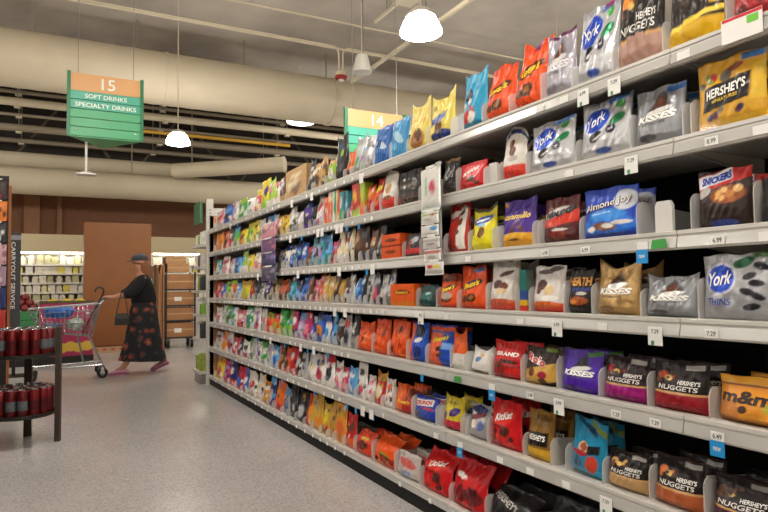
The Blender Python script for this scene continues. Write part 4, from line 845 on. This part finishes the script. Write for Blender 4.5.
# white refrigerated cases along the back wall
YC = 14.3
def zc(y): return ony(60, y, YC)[2]
prods = random.Random(21)
cart_cols = ['#ddd9cc', '#e2d9a8', '#d9c95c', '#e6e2d8', '#cfc8b4', '#e0dcc8', '#b8b48a', '#d8d2c0']
CM = {c: MB().prism([(-.05, 0), (.05, 0), (.05, .17), (.0, .21), (-.05, .17)], 'y', 0, .1).mesh('carton', mat('carton'+c, c, .5)) for c in cart_cols}
BM_ = {c: MB().box(-.065, 0, 0, .065, .12, .15).mesh('tub', mat('tub'+c, c, .5)) for c in cart_cols}
zs = [zc(300), zc(292), zc(282.5), zc(273), zc(264)]
for (px0, px1, lab, w_) in ((14, 84, 'white lit dairy case with beige header between the banner and the wood column', 'wood column'), (151, 205, 'white lit dairy case with beige header behind the cardboard box trolley', 'box trolley')):
    x0 = ony(px0, 280, YC)[0]-(.6 if px0 < 50 else 0); x1 = ony(px1, 280, YC)[0]+(.7 if px1 > 180 else .6)
    o = empty('dairy_case', ((x0+x1)/2, YC, 0)); tag(o, lab, 'dairy case'); h = (x1-x0)/2
    MB().box(-h, 0, zc(252), h, .66, zc(234.5)).build('header', mat('header_beige', '#c9b994', .5), o)
    MB().box(-h, .6, .1, h, .68, zc(252)).build('back_panel', mat('case_white', '#dedad0', .4), o)
    MB().box(-h, -.02, 0, h, .66, .35).build('base', mat('case_white'), o)
    for x in (-h, h-.03): MB().box(x, .05, .35, x+.03, .6, zc(252)).build('side_panel', mat('case_white'), o)
    MB().box(-h+.05, .03, zc(252)-.03, h-.05, .07, zc(252)-.002).build('light_tube', mat('case_light', '#ffffff', .4, emit=(1, .95, .82), es=9), o)
    for i, z in enumerate(zs):
        MB().box(-h+.03, .12, z-.02, h-.03, .6, z).build('shelf', mat('case_white'), o)
        MB().box(-h+.03, .105, z-.035, h-.03, .12, z+.004).build('shelf_rail', mat('case_white'), o)
        x = -h+.12
        while x < h-.12:
            wd = .135 if prods.random() < .6 else .165
            gapz = (zs[i+1]-z if i+1 < len(zs) else zc(252)-z)-.05
            c = prods.choice(cart_cols); kind = prods.random() < .5
            me = CM[c] if kind else BM_[c]; hh = .21 if kind else .15
            q = link('milk_carton' if kind else 'dairy_tub', me, None, (o.location.x+x, YC+.13, z+.0005)); q.scale = (1, 1, min(1, gapz/hh))
            tag(q, ('gable-topped pale carton' if kind else 'pale square dairy tub') + ' on the lit case %s' % ('beside the dark vertical banner' if px0 < 50 else 'behind the cardboard box trolley'), 'carton' if kind else 'tub', ('cartons' if kind else 'tubs')+' in the case by the '+('banner' if px0 < 50 else 'box trolley'))
            x += wd
# display bins with fruit
def ellipsoid(rx, ry, rz, n=12, m=8, c=(0, 0, 0)):
    return MB().lathe([(max(.0005, math.sin(PI*i/m)), -math.cos(PI*i/m)) for i in range(m+1)], n), (rx, ry, rz)
YB = 10.5
x0 = ony(39, 330, YB)[0]; x1 = ony(93, 330, YB)[0]; zt = ony(66, 301, YB)[2]
o = empty('produce_bin', ((x0+x1)/2, YB+.4, 0)); tag(o, 'magenta cardboard produce bin with yellow melon print behind the shopping cart', 'produce bin')
hw = (x1-x0)/2
mg = mat('bin_magenta', '#9c2350', .6, vary=.08, vscale=5)
MB().box(-hw, -.4, .12, hw, -.385, zt).build('front_wall', mg, o); MB().box(-hw, .385, .12, hw, .4, zt).build('rear_wall', mg, o)
for x in (-hw, hw-.015): MB().box(x, -.385, .12, x+.015, .385, zt).build('side_wall', mg, o)
MB().box(-hw+.015, -.385, .12, hw-.015, .385, zt-.12).build('fill', mat('bin_fill', '#6b5a2a', .8), o)
MB().box(-hw-.01, -.42, 0, hw+.01, .42, .12).build('pallet', mat('pallet', '#1d1a18', .7), o)
MB().box(-hw-.006, -.408, zt-.03, hw+.006, -.4, zt+.004).build('rim', mat('rim_olive', '#4a4d22', .6), o)
for i in range(6):
    mb, _ = ellipsoid(1, 1, 1); q = mb.build('melon_print', mat('print_melon', '#c9a63c', .6), o, (-hw+.08+i*(2*hw-.16)/5, -.401, .24+.02*(i % 2)), True); q.scale = (.085, .004, .075)
for i, (x, y) in enumerate([(i_*.19, j_*.17-.27) for i_ in (-1, 0, 1) for j_ in range(4)]):
    mb, _ = ellipsoid(1, 1, 1); q = mb.build('melon', mat('melon_yellow', '#c9a834', .5, bump=.2), None, (o.location.x+x, o.location.y+y, zt-.12+.0765), True); q.scale = (.088, .075, .075)
    tag(q, 'yellow oval melon lying in the magenta produce bin', 'melon', 'melons in the magenta bin')
x0 = ony(23, 330, YB)[0]-.35; x1 = ony(38, 330, YB)[0]; zt = ony(30, 309, YB)[2]
o = empty('produce_bin', ((x0+x1)/2, YB+.35, 0)); tag(o, 'green slatted produce bin with red fruit beside the magenta bin', 'produce bin')
hw = (x1-x0)/2; gm = mat('bin_green', '#2f7a45', .6, vary=.1)
for i in range(5):
    z = .14+i*(zt-.16)/5; MB().box(-hw, -.36, z, hw, -.34, z+(zt-.16)/5-.012).build('slat', gm, o)
MB().box(-hw, -.34, .1, hw, .34, zt-.05).build('body', mat('bin_green_dark', '#1e5a30', .7), o)
MB().box(-hw, -.36, 0, hw, .34, .1).build('pallet', mat('pallet'), o)
prn = random.Random(2)
r_ = .055; pit = .1125; nx = max(2, int((2*hw-.02)/pit)); ny = 5
for lvl in range(3):
    for i in range(nx-lvl):
        for j in range(ny-lvl):
            x = hw-.06-pit*(i+lvl*.5); y = -.275+pit*(j+lvl*.5)
            mb, _ = ellipsoid(1, 1, 1, 10, 6)
            q = mb.build('pomegranate', mat('pomegranate', '#7a2a26', .45, vary=.2), None, (o.location.x+x, o.location.y+y, zt-.05+r_+.001+lvl*.082), True); q.scale = (r_, r_, r_)
            tag(q, 'dark red round fruit heaped on the green slatted bin', 'fruit', 'fruit on the green bin')

# cardboard box trolley
YT = 12.1
def tx_(px): return ony(px, 310, YT)[0]
def tz_(py): return ony(176, py, YT)[2]
o = empty('stock_trolley', (tx_(166), YT, 0)); tag(o, 'dark metal stock trolley loaded with brown cardboard boxes', 'trolley')
wT = tx_(195)-tx_(166)
fr = mat('trolley_dark', '#2a2522', .5)
for x in (0, wT):
    for y in (0, .5): MB().box(x-.015, y-.015, .12, x+.015, y+.015, tz_(272)).build('post', fr, o)
levels = [tz_(337), tz_(320), tz_(305), tz_(289)]
for z in levels: MB().box(0, -.015, z-.03, wT, .515, z).build('shelf', fr, o)
for x in (.05, wT-.05):
    for y in (.06, .44):
        c = MB().tube([(x-.02, y, .07), (x+.02, y, .07)], .07, 16).build('caster', M['rubber'], o); MB().box(x-.03, y-.02, .07, x+.03, y+.02, tz_(337)-.03).build('fork', M['grey'], o)
bl = levels+[tz_(272.5)]
for i in range(4):
    h = bl[i+1]-bl[i]-(.05 if i < 3 else .03)
    q = empty('cardboard_box', (o.location.x+.02, YT+.02, bl[i]+.0005)); tag(q, 'brown cardboard box on the %s trolley shelf up' % ordn[i], 'box', 'boxes on the stock trolley')
    MB().box(0, 0, 0, wT-.04, .45, h).build('body', M['cardboard'], q); MB().box(0, -.002, h*.46, wT-.04, 0, h*.54).build('tape', M['tape'], q)
    if i in (0, 2): MB().box(wT*.25, -.004, h*.3, wT*.5, -.002, h*.6).build('label', M['paper'], q)
zq = tz_(272.5)
for i, (xa, xb, h) in enumerate(((.03, wT-.1, .16), (.0, wT-.16, .13))):
    q = empty('cardboard_box', (o.location.x+xa, YT+.03, zq+.0005 if i else tz_(272)+.0005)); tag(q, ['brown cardboard box lying across the trolley posts', 'narrower pale cardboard box topmost on the trolley'][i], 'box')
    MB().box(0, 0, 0, xb-xa, .44, h).build('body', M['cardboard2'], q); MB().box(0, -.002, h*.45, xb-xa, 0, h*.55).build('tape', M['tape'], q)
    zq = tz_(272)+.0005+h
# bundle of flattened cardboard leaning at its side
bd = empty('cardboard_bundle', (tx_(157), YT, 0)); tag(bd, 'bundle of flattened cardboard sheets standing beside the stock trolley', 'cardboard')
brn = random.Random(8)
for i in range(7):
    x = i*.021; h = tz_(262+brn.uniform(0, 12)); MB().box(x, brn.uniform(0, .06), 0, x+.014, .5+brn.uniform(-.05, .05), h).build('sheet', M['cardboard' if i % 2 else 'cardboard2'], bd)

# left gondola (only its far end shows at the picture edge) with wooden end board
g = empty('gondola_run', (-.68, 0, 0)); tag(g, 'shelving run of the soft drinks aisle with orange wooden end board', 'shelving')
YL = 8.45; xbR = ony(10, 300, YL)[0]
MB().box(-.50, -4, 0, -.46, 8.40, 1.9).build('back_panel', M['black'], g)
for z in (.12, .5, .85, 1.2, 1.55): MB().box(-.46, -4, z-.03, 0, 8.40, z).build('shelf', M['white_metal'], g)
ztop = ony(8, 186, YL)[2]
MB().box(-.5, 8.41, 0, xbR+.68, 8.45, ztop).build('end_board', mat('orange_wood', '#a9642f', .5, vary=.12, vscale=4), g)
side = [('#3a2a2c', '#8a3a2a', 'dark'), ('#d9782a', '#5a2a1a', 'orange'), ('#2a2a30', '#d9d6d0', 'black and white'), ('#c9a0a8', '#8a5a6a', 'pink'), ('#a88aa0', '#d9c9d0', 'mauve'), ('#2a3470', '#c9c9d6', 'navy'), ('#b8352c', '#e0d6cc', 'red'), ('#a86a5a', '#d6c6ba', 'rust')]
zz = ony(3, 352, YL-.3)[2]; step = (ony(3, 178, YL-.3)[2]-zz)/8
for i, (c1, c2, w_) in enumerate(side[::-1]):
    B = Bag(.15, step*.92, .012, 'pillow', 0, 0, 0, i, .8)
    me = B.mesh(9, 12, painter([('bg', c1), ('blobs', 6, (-.8, .8, .1, .9), .3, [c2, c1])], i), M['film'])
    q = link('snack_packet', me, None, (ony(1, 300, YL-.3)[0]-.028, YL-.3, zz+i*step), 0); tag(q, '%s snack packet hanging in front of the orange wooden end board' % w_, 'packet', 'packets hanging by the end board')
    MB().box(-.02, .010, step*.92, .02, .014, step*.92+.015).build('hang_tab', M['paper'], q)
pl = empty('sidekick_rack', (ony(1, 300, YL-.3)[0]-.028, YL-.27, 0)); tag(pl, 'slim dark rack carrying hanging snack packets by the end board', 'rack')
MB().box(-.085, .0, 0, .085, .02, zz+8*step+.03).build('panel', M['dark'], pl)
MB().box(-.085, -.12, 0, .085, .02, .03).build('foot', M['dark'], pl)

# vertical banner
YV = 9.4; a = ony(9, 285, YV); b = ony(20.5, 285, YV); zt = ony(14, 233, YV)[2]; wv = b[0]-a[0]
o = empty('vertical_banner', ((a[0]+b[0])/2, YV, 0)); tag(o, 'tall dark slate banner with white vertical lettering beside the green bin', 'banner')
MB().box(-wv/2, -.01, .3, wv/2, .01, zt).build('board', mat('slate_board', '#3a3d44', .5), o)
MB().box(-.02, -.02, .0, .02, .02, .3).build('leg', M['dark'], o); MB().box(-.13, -.16, 0, .13, .16, .015).build('foot', M['dark'], o)
MB().box(-wv/2, -.0125, zt-.09, wv/2, -.011, zt-.03).build('crest', mat('crest_pale', '#8d94a0', .5), o)
zm = (ony(14, 242, YV)[2]+ony(14, 309, YV)[2])/2; Lt = ony(14, 242, YV)[2]-ony(14, 309, YV)[2]
flat_text('CARRYOUT SERVICE', Lt, wv*.36, (-.02, -.0125, zm), (0, 0, -1), (1, 0, 0), 'lettering', M['paper'], o, bold=.01)

# round rack of cans
RC = (-.20, 5.25)
o = empty('can_rack', (*RC, 0)); tag(o, 'round two-tier wooden rack full of cans in the aisle', 'rack')
zleg = ony(56, 327, 5.2)[2]; tiers = [ony(40, 416, 5.05)[2], ony(40, 356, 5.05)[2]]
wd_ = mat('dark_wood', '#3f3329', .5, vary=.15, vscale=10)
for (x, y) in ((.04, 5.2), (-.16, 5.49), (-.40, 5.11)):
    dx, dy = x-RC[0], y-RC[1]; an = math.atan2(dy, dx)
    l_ = MB().box(-.018, -.026, 0, .018, .026, zleg).build('leg', wd_, o, (dx, dy, 0)); l_.rotation_euler = (0, 0, an)
for z in tiers:
    MB().lathe([(.0, z-.016), (.222, z-.016), (.226, z-.012), (.226, z+.012), (.221, z+.012), (.221, z), (.0, z)], 36).build('tray', mat('tray_metal', '#2b2826', .45, .3), o, smooth=False)
hc = min(.19, zleg-tiers[1]-.0)
def can_mesh(c, c2):
    mb = MB().lathe([(.024, .002), (.029, .0), (.034, .012), (.034, hc-.016), (.0265, hc-.004)], 16)
    m = mat('can_'+c, c, .3, .45, vary=.25, vscale=20); return mb.mesh('can', m, True), MB().lathe([(.0265, hc-.004), (.028, hc), (.026, hc), (.024, hc-.004)], 16).mesh('lid', M['chrome'], True), MB().lathe([(.0345, hc*.25), (.0345, hc*.6)], 16).mesh('print_band', mat('canb_'+c2, c2, .35, .3, vary=.3, vscale=30), True)
CK = {'red': can_mesh('#6e1216', '#4d0e12'), 'silver': can_mesh('#601519', '#5f676c')}
for ti, z in enumerate(tiers):
    for R_, n, off in ((.184, 16, .1), (.112, 9, .3), (.0405, 3, 0)):
        for i in range(n):
            t = off+2*PI*i/n
            # leave room for the legs
            kind = 'silver' if (i*3+ti) % 5 in (1, 3) else 'red'
            c = link('drink_can', CK[kind][0], None, (RC[0]+R_*math.cos(t), RC[1]+R_*math.sin(t), z+.0005), t)
            tag(c, ('red can with a silver-grey band' if kind == 'silver' else 'plain red can') + ' on the %s tier of the round rack' % ('lower', 'upper')[ti], 'can', '%s cans on the %s tier' % (kind, ('lower', 'upper')[ti]))
            link('lid', CK[kind][1], c); link('print_band', CK[kind][2], c)

# ================================================================== THE WOMAN AND HER CART
def skin(name, V, Ed, Rr, m, parent, sub=2):
    me = bpy.data.meshes.new(name); me.from_pydata(V, Ed, []); o = bpy.data.objects.new(name, me); COL.objects.link(o)
    md = o.modifiers.new('skin', 'SKIN'); md.use_smooth_shade = True
    for i, sv in enumerate(me.skin_vertices[0].data):
        r = Rr[i]; sv.radius = r if isinstance(r, tuple) else (r, r); sv.use_root = (i == 0)
    sb = o.modifiers.new('sub', 'SUBSURF'); sb.levels = sub; sb.render_levels = sub
    dg = bpy.context.evaluated_depsgraph_get(); me2 = bpy.data.meshes.new_from_object(o.evaluated_get(dg))
    bpy.data.objects.remove(o); me2.materials.clear(); me2.materials.append(m)
    me2.polygons.foreach_set('use_smooth', [True]*len(me2.polygons))
    return link(name, me2, parent)
YP = 8.8
pw = ony(143, 374, YP)
P = empty('person', (pw[0], YP, 0), PI)
tag(P, 'woman in black cardigan, dark cap and long floral skirt pushing a cart', 'person')
V = []; Ed = []; Rr = []
def add(p, r, prev=None):
    V.append(p); Rr.append(r)
    if prev is not None: Ed.append((prev, len(V)-1))
    return len(V)-1
pel = add((0, 0, .84), .11); spi = add((0, 0, 1.0), .10, pel); che = add((.02, 0, 1.17), .115, spi); nb = add((.03, 0, 1.295), .052, che)
nk = add((.045, 0, 1.35), .046, nb); sk = add((.058, 0, 1.41), (.062, .066), nk); hd = add((.058, 0, 1.475), (.078, .088), sk); ht = add((.05, 0, 1.53), (.06, .07), hd)
jaw = add((.10, 0, 1.40), .034, sk); nose = add((.148, 0, 1.447), .012, hd)
for sd in (1, -1):
    ear_ = add((.045, sd*.088, 1.455), .014, hd)
    sh = add((.02, sd*.14, 1.265), .052, che); el = add((.17, sd*.20, 1.07), .042, sh); fo = add((.28, sd*.185, 1.02), .036, el); wr = add((.375, sd*.165, 1.0), .025, fo)
    pm = add((.425, sd*.165, 1.004), (.018, .034), wr)
    for q, (dy, ln) in enumerate(((-.030, .9), (-.010, 1.0), (.010, .97), (.030, .8))):
        k1 = add((.455, sd*.165+dy, 1.012), .010, pm); k2 = add((.455+.032*ln, sd*.165+dy, 1.006), .009, k1); k3 = add((.455+.034*ln, sd*.165+dy, .978), .008, k2)
    th = add((.41, sd*.165-sd*.034, .995), .011, pm); th2 = add((.44, sd*.165-sd*.046, .985), .009, th); add((.462, sd*.165-sd*.040, .977), .008, th2)
    hip = add((0, sd*.08, .79), .088, pel)
    kn, an, toe = ((.085, .47), (.245, .10), (.36, .035)) if sd > 0 else ((.0, .45), (-.285, .15), (-.18, .035))
    a1 = add((kn[0], sd*.08, kn[1]), .056, hip); cf = add(((kn[0]*.6+an[0]*.4)-(.03), sd*.08, kn[1]*.6+an[1]*.4), .054, a1); a2 = add((an[0], sd*.08, an[1]), .036, cf); add((toe[0], sd*.08, toe[1]), .032, a2)
SKINM = mat('skin', '#b98468', .5, vary=.05)
skin('body', V, Ed, Rr, SKINM, P, 2)
# face
for sd in (1, -1):
    mb, _ = ellipsoid(1, 1, 1, 8, 6); e_ = mb.build('eye', mat('eye_dark', '#1c1512', .3), P, (.132, sd*.032, 1.468), True); e_.scale = (.008, .012, .007)
mb, _ = ellipsoid(1, 1, 1, 8, 6); e_ = mb.build('mouth', mat('lips', '#8f4a44', .4), P, (.138, 0, 1.408), True); e_.scale = (.006, .022, .007)
# cardigan
V = []; Ed = []; Rr = []
a0 = add((-.01, 0, .86), (.16, .19)); a1 = add((-.005, 0, 1.0), (.15, .175), a0); a2 = add((.015, 0, 1.15), (.15, .175), a1); a3 = add((.02, 0, 1.265), (.085, .10), a2)
for sd in (1, -1):
    b0 = add((.02, sd*.145, 1.235), .082, a2); b1 = add((.16, sd*.205, 1.055), .078, b0); b2 = add((.275, sd*.192, 1.022), .066, b1)
skin('cardigan', V, Ed, Rr, mat('black_knit', '#121317', .85, bump=.3, bscale=120), P, 2)
# skirt with floral print
def floral():
    m = bpy.data.materials.new('floral_skirt'); m.use_nodes = True; nt = m.node_tree; b = nt.nodes['Principled BSDF']; b.inputs['Roughness'].default_value = .8
    tc = nt.nodes.new('ShaderNodeTexCoord'); v = nt.nodes.new('ShaderNodeTexVoronoi'); v.inputs['Scale'].default_value = 9; v.inputs['Randomness'].default_value = .85
    n = nt.nodes.new('ShaderNodeTexNoise'); n.inputs['Scale'].default_value = 14; nt.links.new(tc.outputs['Object'], n.inputs['Vector'])
    mv = nt.nodes.new('ShaderNodeMix'); mv.data_type = 'RGBA'; mv.inputs['Factor'].default_value = .08; nt.links.new(tc.outputs['Object'], mv.inputs['A']); nt.links.new(n.outputs['Color'], mv.inputs['B']); nt.links.new(mv.outputs['Result'], v.inputs['Vector'])
    cr = nt.nodes.new('ShaderNodeValToRGB'); e = cr.color_ramp.elements; e[0].position = 0; e[0].color = (*lin('#9a6a56'), 1); e[1].position = 1; e[1].color = (*lin('#15161c'), 1)
    for p_, c in ((.2, '#98432f'), (.32, '#6a2a26'), (.40, '#3a352f'), (.48, '#15161c')): x = e.new(p_); x.color = (*lin(c), 1)
    nt.links.new(v.outputs['Distance'], cr.inputs[0]); nt.links.new(cr.outputs[0], b.inputs['Base Color']); return m
rings = [(.93, .0, .135, .165), (.84, .0, .17, .195), (.70, .0, .19, .21), (.52, .0, .215, .215), (.35, .0, .25, .22), (.22, .0, .285, .225), (.165, .0, .295, .228)]
nn = 48; Vs = []; Fs = []
for i, (z, cx, rx, ry) in enumerate(rings):
    am = .02*i/6
    for k_ in range(nn):
        t = 2*PI*k_/nn; q = 1+am*2.2*math.sin(9*t+.4*i); Vs.append((cx+rx*q*math.cos(t), ry*q*math.sin(t), z+(.015*math.cos(t) if i == 6 else 0)))
for i in range(len(rings)-1):
    for k_ in range(nn): Fs.append((i*nn+k_, i*nn+(k_+1) % nn, (i+1)*nn+(k_+1) % nn, (i+1)*nn+k_))
MB().raw(Vs, Fs).build('skirt', floral(), P, smooth=True)
# hair, cap
V = []; Ed = []; Rr = []
a0 = add((.02, 0, 1.49), (.095, .088)); a1 = add((-.015, 0, 1.41), (.085, .09), a0); a2 = add((-.045, 0, 1.32), (.06, .09), a1); add((-.06, 0, 1.22), (.03, .07), a2)
skin('hair', V, Ed, Rr, mat('auburn_hair', '#8a5838', .6, bump=.4, bscale=90), P, 2)
cp = MB().lathe([(.100, 0), (.104, .015), (.100, .05), (.082, .085), (.045, .108), (.006, .114)], 24).build('cap', mat('cap_slate', '#3b4049', .8), P, (.045, 0, 1.485), True); cp.rotation_euler = (0, .10, 0); cp.scale = (1.02, .94, .82)
br = [(.075*math.cos(t)*1.0+.085, .075*math.sin(t)) for t in np.linspace(-PI/2, PI/2, 12)]
MB().prism([(.03, -.075)]+br+[(.03, .075)], 'z', .0, .008).build('cap_brim', mat('cap_slate'), cp)
MB().lathe([(.008, 0), (.008, .008), (.002, .011)], 10).build('cap_button', mat('cap_slate'), cp, (0, 0, .112))
# shoes
def shoe(x, y, z, pitch):
    prof = [(-.115, .030, .045), (-.09, .040, .062), (-.03, .040, .068), (.03, .044, .058), (.08, .046, .05), (.115, .036, .036), (.13, .018, .022)]
    Vv = []; Ff = []; n = 12
    for (px_, hw_, hh_) in prof:
        for q in range(n):
            t = 2*PI*q/n; Vv.append((px_, hw_*math.cos(t), .012+max(0, hh_*(.5+.5*math.sin(t))**.8)))
    for i in range(len(prof)-1):
        for q in range(n): Ff.append((i*n+q, i*n+(q+1) % n, (i+1)*n+(q+1) % n, (i+1)*n+q))
    Ff += [tuple(range(n-1, -1, -1)), tuple((len(prof)-1)*n+q for q in range(n))]
    sh_ = MB().raw(Vv, Ff).build('shoe', mat('pink_clog', '#c58aa0', .6), P, (x, y, z), True); sh_.rotation_euler = (0, pitch, 0)
    MB().prism([(-.118, -.028), (-.09, -.042), (.09, -.046), (.128, -.02), (.128, .02), (.09, .046), (-.09, .042), (-.118, .028)], 'z', 0, .016).build('sole', mat('pink_sole', '#b57a92', .7), sh_)
shoe(.30, .08, .001, 0.0); shoe(-.235, -.08, .045, .38)
# handbag hanging from her near forearm
hx = ony(121.5, 317, YP-.2)
Hb = empty('handbag', (hx[0], YP-.255, hx[2]-.10)); Hb.scale = (.85, .85, .9); tag(Hb, 'small black handbag hanging from the forearm of the woman', 'handbag')
lm = mat('black_leather', '#1b1a1c', .4, bump=.2)
MB().prism([(-.10, .01), (-.08, 0), (.08, 0), (.10, .01), (.095, .13), (.07, .165), (-.07, .165), (-.095, .13)], 'y', -.035, .035).build('pouch', lm, Hb)
MB().prism([(-.09, .09), (.09, .09), (.075, .16), (-.075, .16)], 'y', -.04, -.035).build('flap', mat('grey_leather', '#3f3b3a', .5), Hb)
zt = (1.02-(hx[2]-.10))/.9
MB().tube([(-.08, 0, .15), (-.06, .0, zt*.6), (-.01, .01, zt+.055), (.03, .01, zt+.055), (.07, 0, zt*.6), (.08, 0, .15)], .007, 6).build('strap', lm, Hb)

# shopping cart
Xh = pw[0]-.485
K = empty('shopping_cart', (Xh, YP, 0)); tag(K, 'chrome wire shopping cart holding bags, pushed by the woman', 'shopping cart')
def cx_(wx): return wx
HWc = .25
# local x: 0 = handle, negative = forward
top = [(-.06, .93), (-.84, .88)]; bot = [(-.14, .52), (-.74, .60)]
mb = MB()
def cart_pt(a, lvl, y):   # a 0..1 rear->front, lvl 0 bottom..1 top
    x = (bot[0][0]+(bot[1][0]-bot[0][0])*a)*(1-lvl)+(top[0][0]+(top[1][0]-top[0][0])*a)*lvl
    z = (bot[0][1]+(bot[1][1]-bot[0][1])*a)*(1-lvl)+(top[0][1]+(top[1][1]-top[0][1])*a)*lvl
    w_ = (HWc-.05*(1-lvl))*(1-.22*a); return (x, y*w_, z)
for lvl in (.2, .4, .6, .8):
    for sd in (-1, 1): mb.tube([cart_pt(0, lvl, sd), cart_pt(1, lvl, sd)], .0035, 5)
    mb.tube([cart_pt(1, lvl, -1), cart_pt(1, lvl, 1)], .0035, 5); mb.tube([cart_pt(0, lvl, -1), cart_pt(0, lvl, 1)], .0035, 5)
for i in range(15):
    a = i/14
    for sd in (-1, 1): mb.tube([cart_pt(a, 0, sd), cart_pt(a, 1, sd)], .0028, 5)
    mb.tube([cart_pt(a, 0, -1), cart_pt(a, 0, 1)], .0028, 5)
for i in range(9):
    y = -1+i/4; mb.tube([cart_pt(0, 0, y), cart_pt(1, 0, y)], .0028, 5); mb.tube([cart_pt(1, 0, y), cart_pt(1, 1, y)], .0028, 5)
mb.build('wire_basket', M['chrome'], K)
MB().tube([cart_pt(0, 1, -1), cart_pt(1, 1, -1), cart_pt(1, 1, 1), cart_pt(0, 1, 1), cart_pt(0, 1, -1)], .009, 8).build('top_rim', M['chrome'], K)
MB().tube([(0, -.27, .985), (0, .27, .985)], .014, 10).build('handle', mat('handle_black', '#1d2320', .5), K)
for sd in (-1, 1):
    y = sd*.235
    MB().tube([(0, y, .985), (-.05, y, .93), (-.16, y*.95, .50), (-.02, y, .17), (-.02, y, .12)], .011, 8).build('side_frame', M['chrome'], K)
    MB().tube([(-.02, y, .17), (-.45, y*.85, .155), (-.80, y*.7, .15)], .011, 8).build('lower_rail', M['chrome'], K)
    MB().tube([(-.30, y*.85, .54), (-.22, y*.9, .16)], .009, 8).build('strut', M['chrome'], K)
for i in range(7):
    x = -.1-i*.1; f_ = 1-.3*(-x/.8); MB().tube([(x, -.23*f_, .16), (x, .23*f_, .16)], .004, 5).build('tray_bar', M['chrome'], K)
for (x, y) in ((-.02, -.235), (-.02, .235), (-.80, -.165), (-.80, .165)):
    c = MB().tube([(x, y-.014, .065), (x, y+.014, .065)], .065, 18).build('wheel', M['rubber'], K); MB().tube([(x, y-.016, .065), (x, y+.016, .065)], .03, 12).build('hub', M['grey'], c)
    MB().box(x-.02, y-.024, .065, x+.02, y-.018, .135).build('fork', M['chrome'], K); MB().box(x-.02, y-.024, .13, x+.02, y+.024, .14).build('fork_plate', M['chrome'], K)
# shopping in the cart
def lump(name, loc, sc_, col, label, cat, seed):
    r = np.random.RandomState(seed); mb, _ = ellipsoid(1, 1, 1, 18, 12)
    vv = np.array(mb.v); nrm = vv.copy(); f1 = r.rand(6)*6
    dd_ = .12*np.sin(4*vv[:, 0]+f1[0]+3*vv[:, 2])+.10*np.sin(5*vv[:, 1]+f1[1]+4*vv[:, 0])+.07*np.sin(9*vv[:, 2]+f1[2]+5*vv[:, 1])
    mb.v = [tuple(p*(1+q)) for p, q in zip(nrm, dd_)]
    o = mb.build(name, mat('lump_'+col, col, .4, bump=.4, bscale=18), None, loc, True); o.scale = sc_; tag(o, label, cat); return o
lump('shopping_bag', (Xh-.52, YP+.02, .825), (.17, .12, .075), '#2a6ac0', 'blue plastic bag lying in the shopping cart', 'bag', 1)
lump('shopping_bag', (Xh-.33, YP-.03, .675), (.10, .12, .075), '#a9b8ac', 'pale green translucent bag of groceries in the shopping cart', 'bag', 2)
lump('shopping_bag', (Xh-.58, YP, .668), (.10, .12, .035), '#7d8fb0', 'grey-blue bundle flat at the front of the shopping cart', 'bag', 3)
cb = empty('cleaning_bottle', (Xh-.175, YP+.06, .545)); tag(cb, 'red and white bottle standing in the shopping cart', 'bottle')
MB().lathe([(.035, 0), (.04, .01), (.04, .18), (.015, .22), (.015, .25)], 14).build('bottle_body', mat('bottle_red', '#b0454c', .4), cb, smooth=True); MB().lathe([(.018, .25), (.018, .275)], 12).build('cap', M['paper'], cb)
# walking cane hooked over the handle
pts = [(-.28, 0, .56), (-.06, 0, 1.02), (-.035, 0, 1.075)] + [(-.035-.05+.05*math.cos(t)+.0, 0, 1.085+.05*math.sin(t)) for t in np.linspace(0, PI*1.05, 9)]
cn = MB().tube(pts, .011, 8).build('walking_cane', mat('cane_black', '#17181b', .35), None, (Xh+.03, YP-.12, 0), True); tag(cn, 'black walking cane with a curved hook propped in the cart', 'cane')
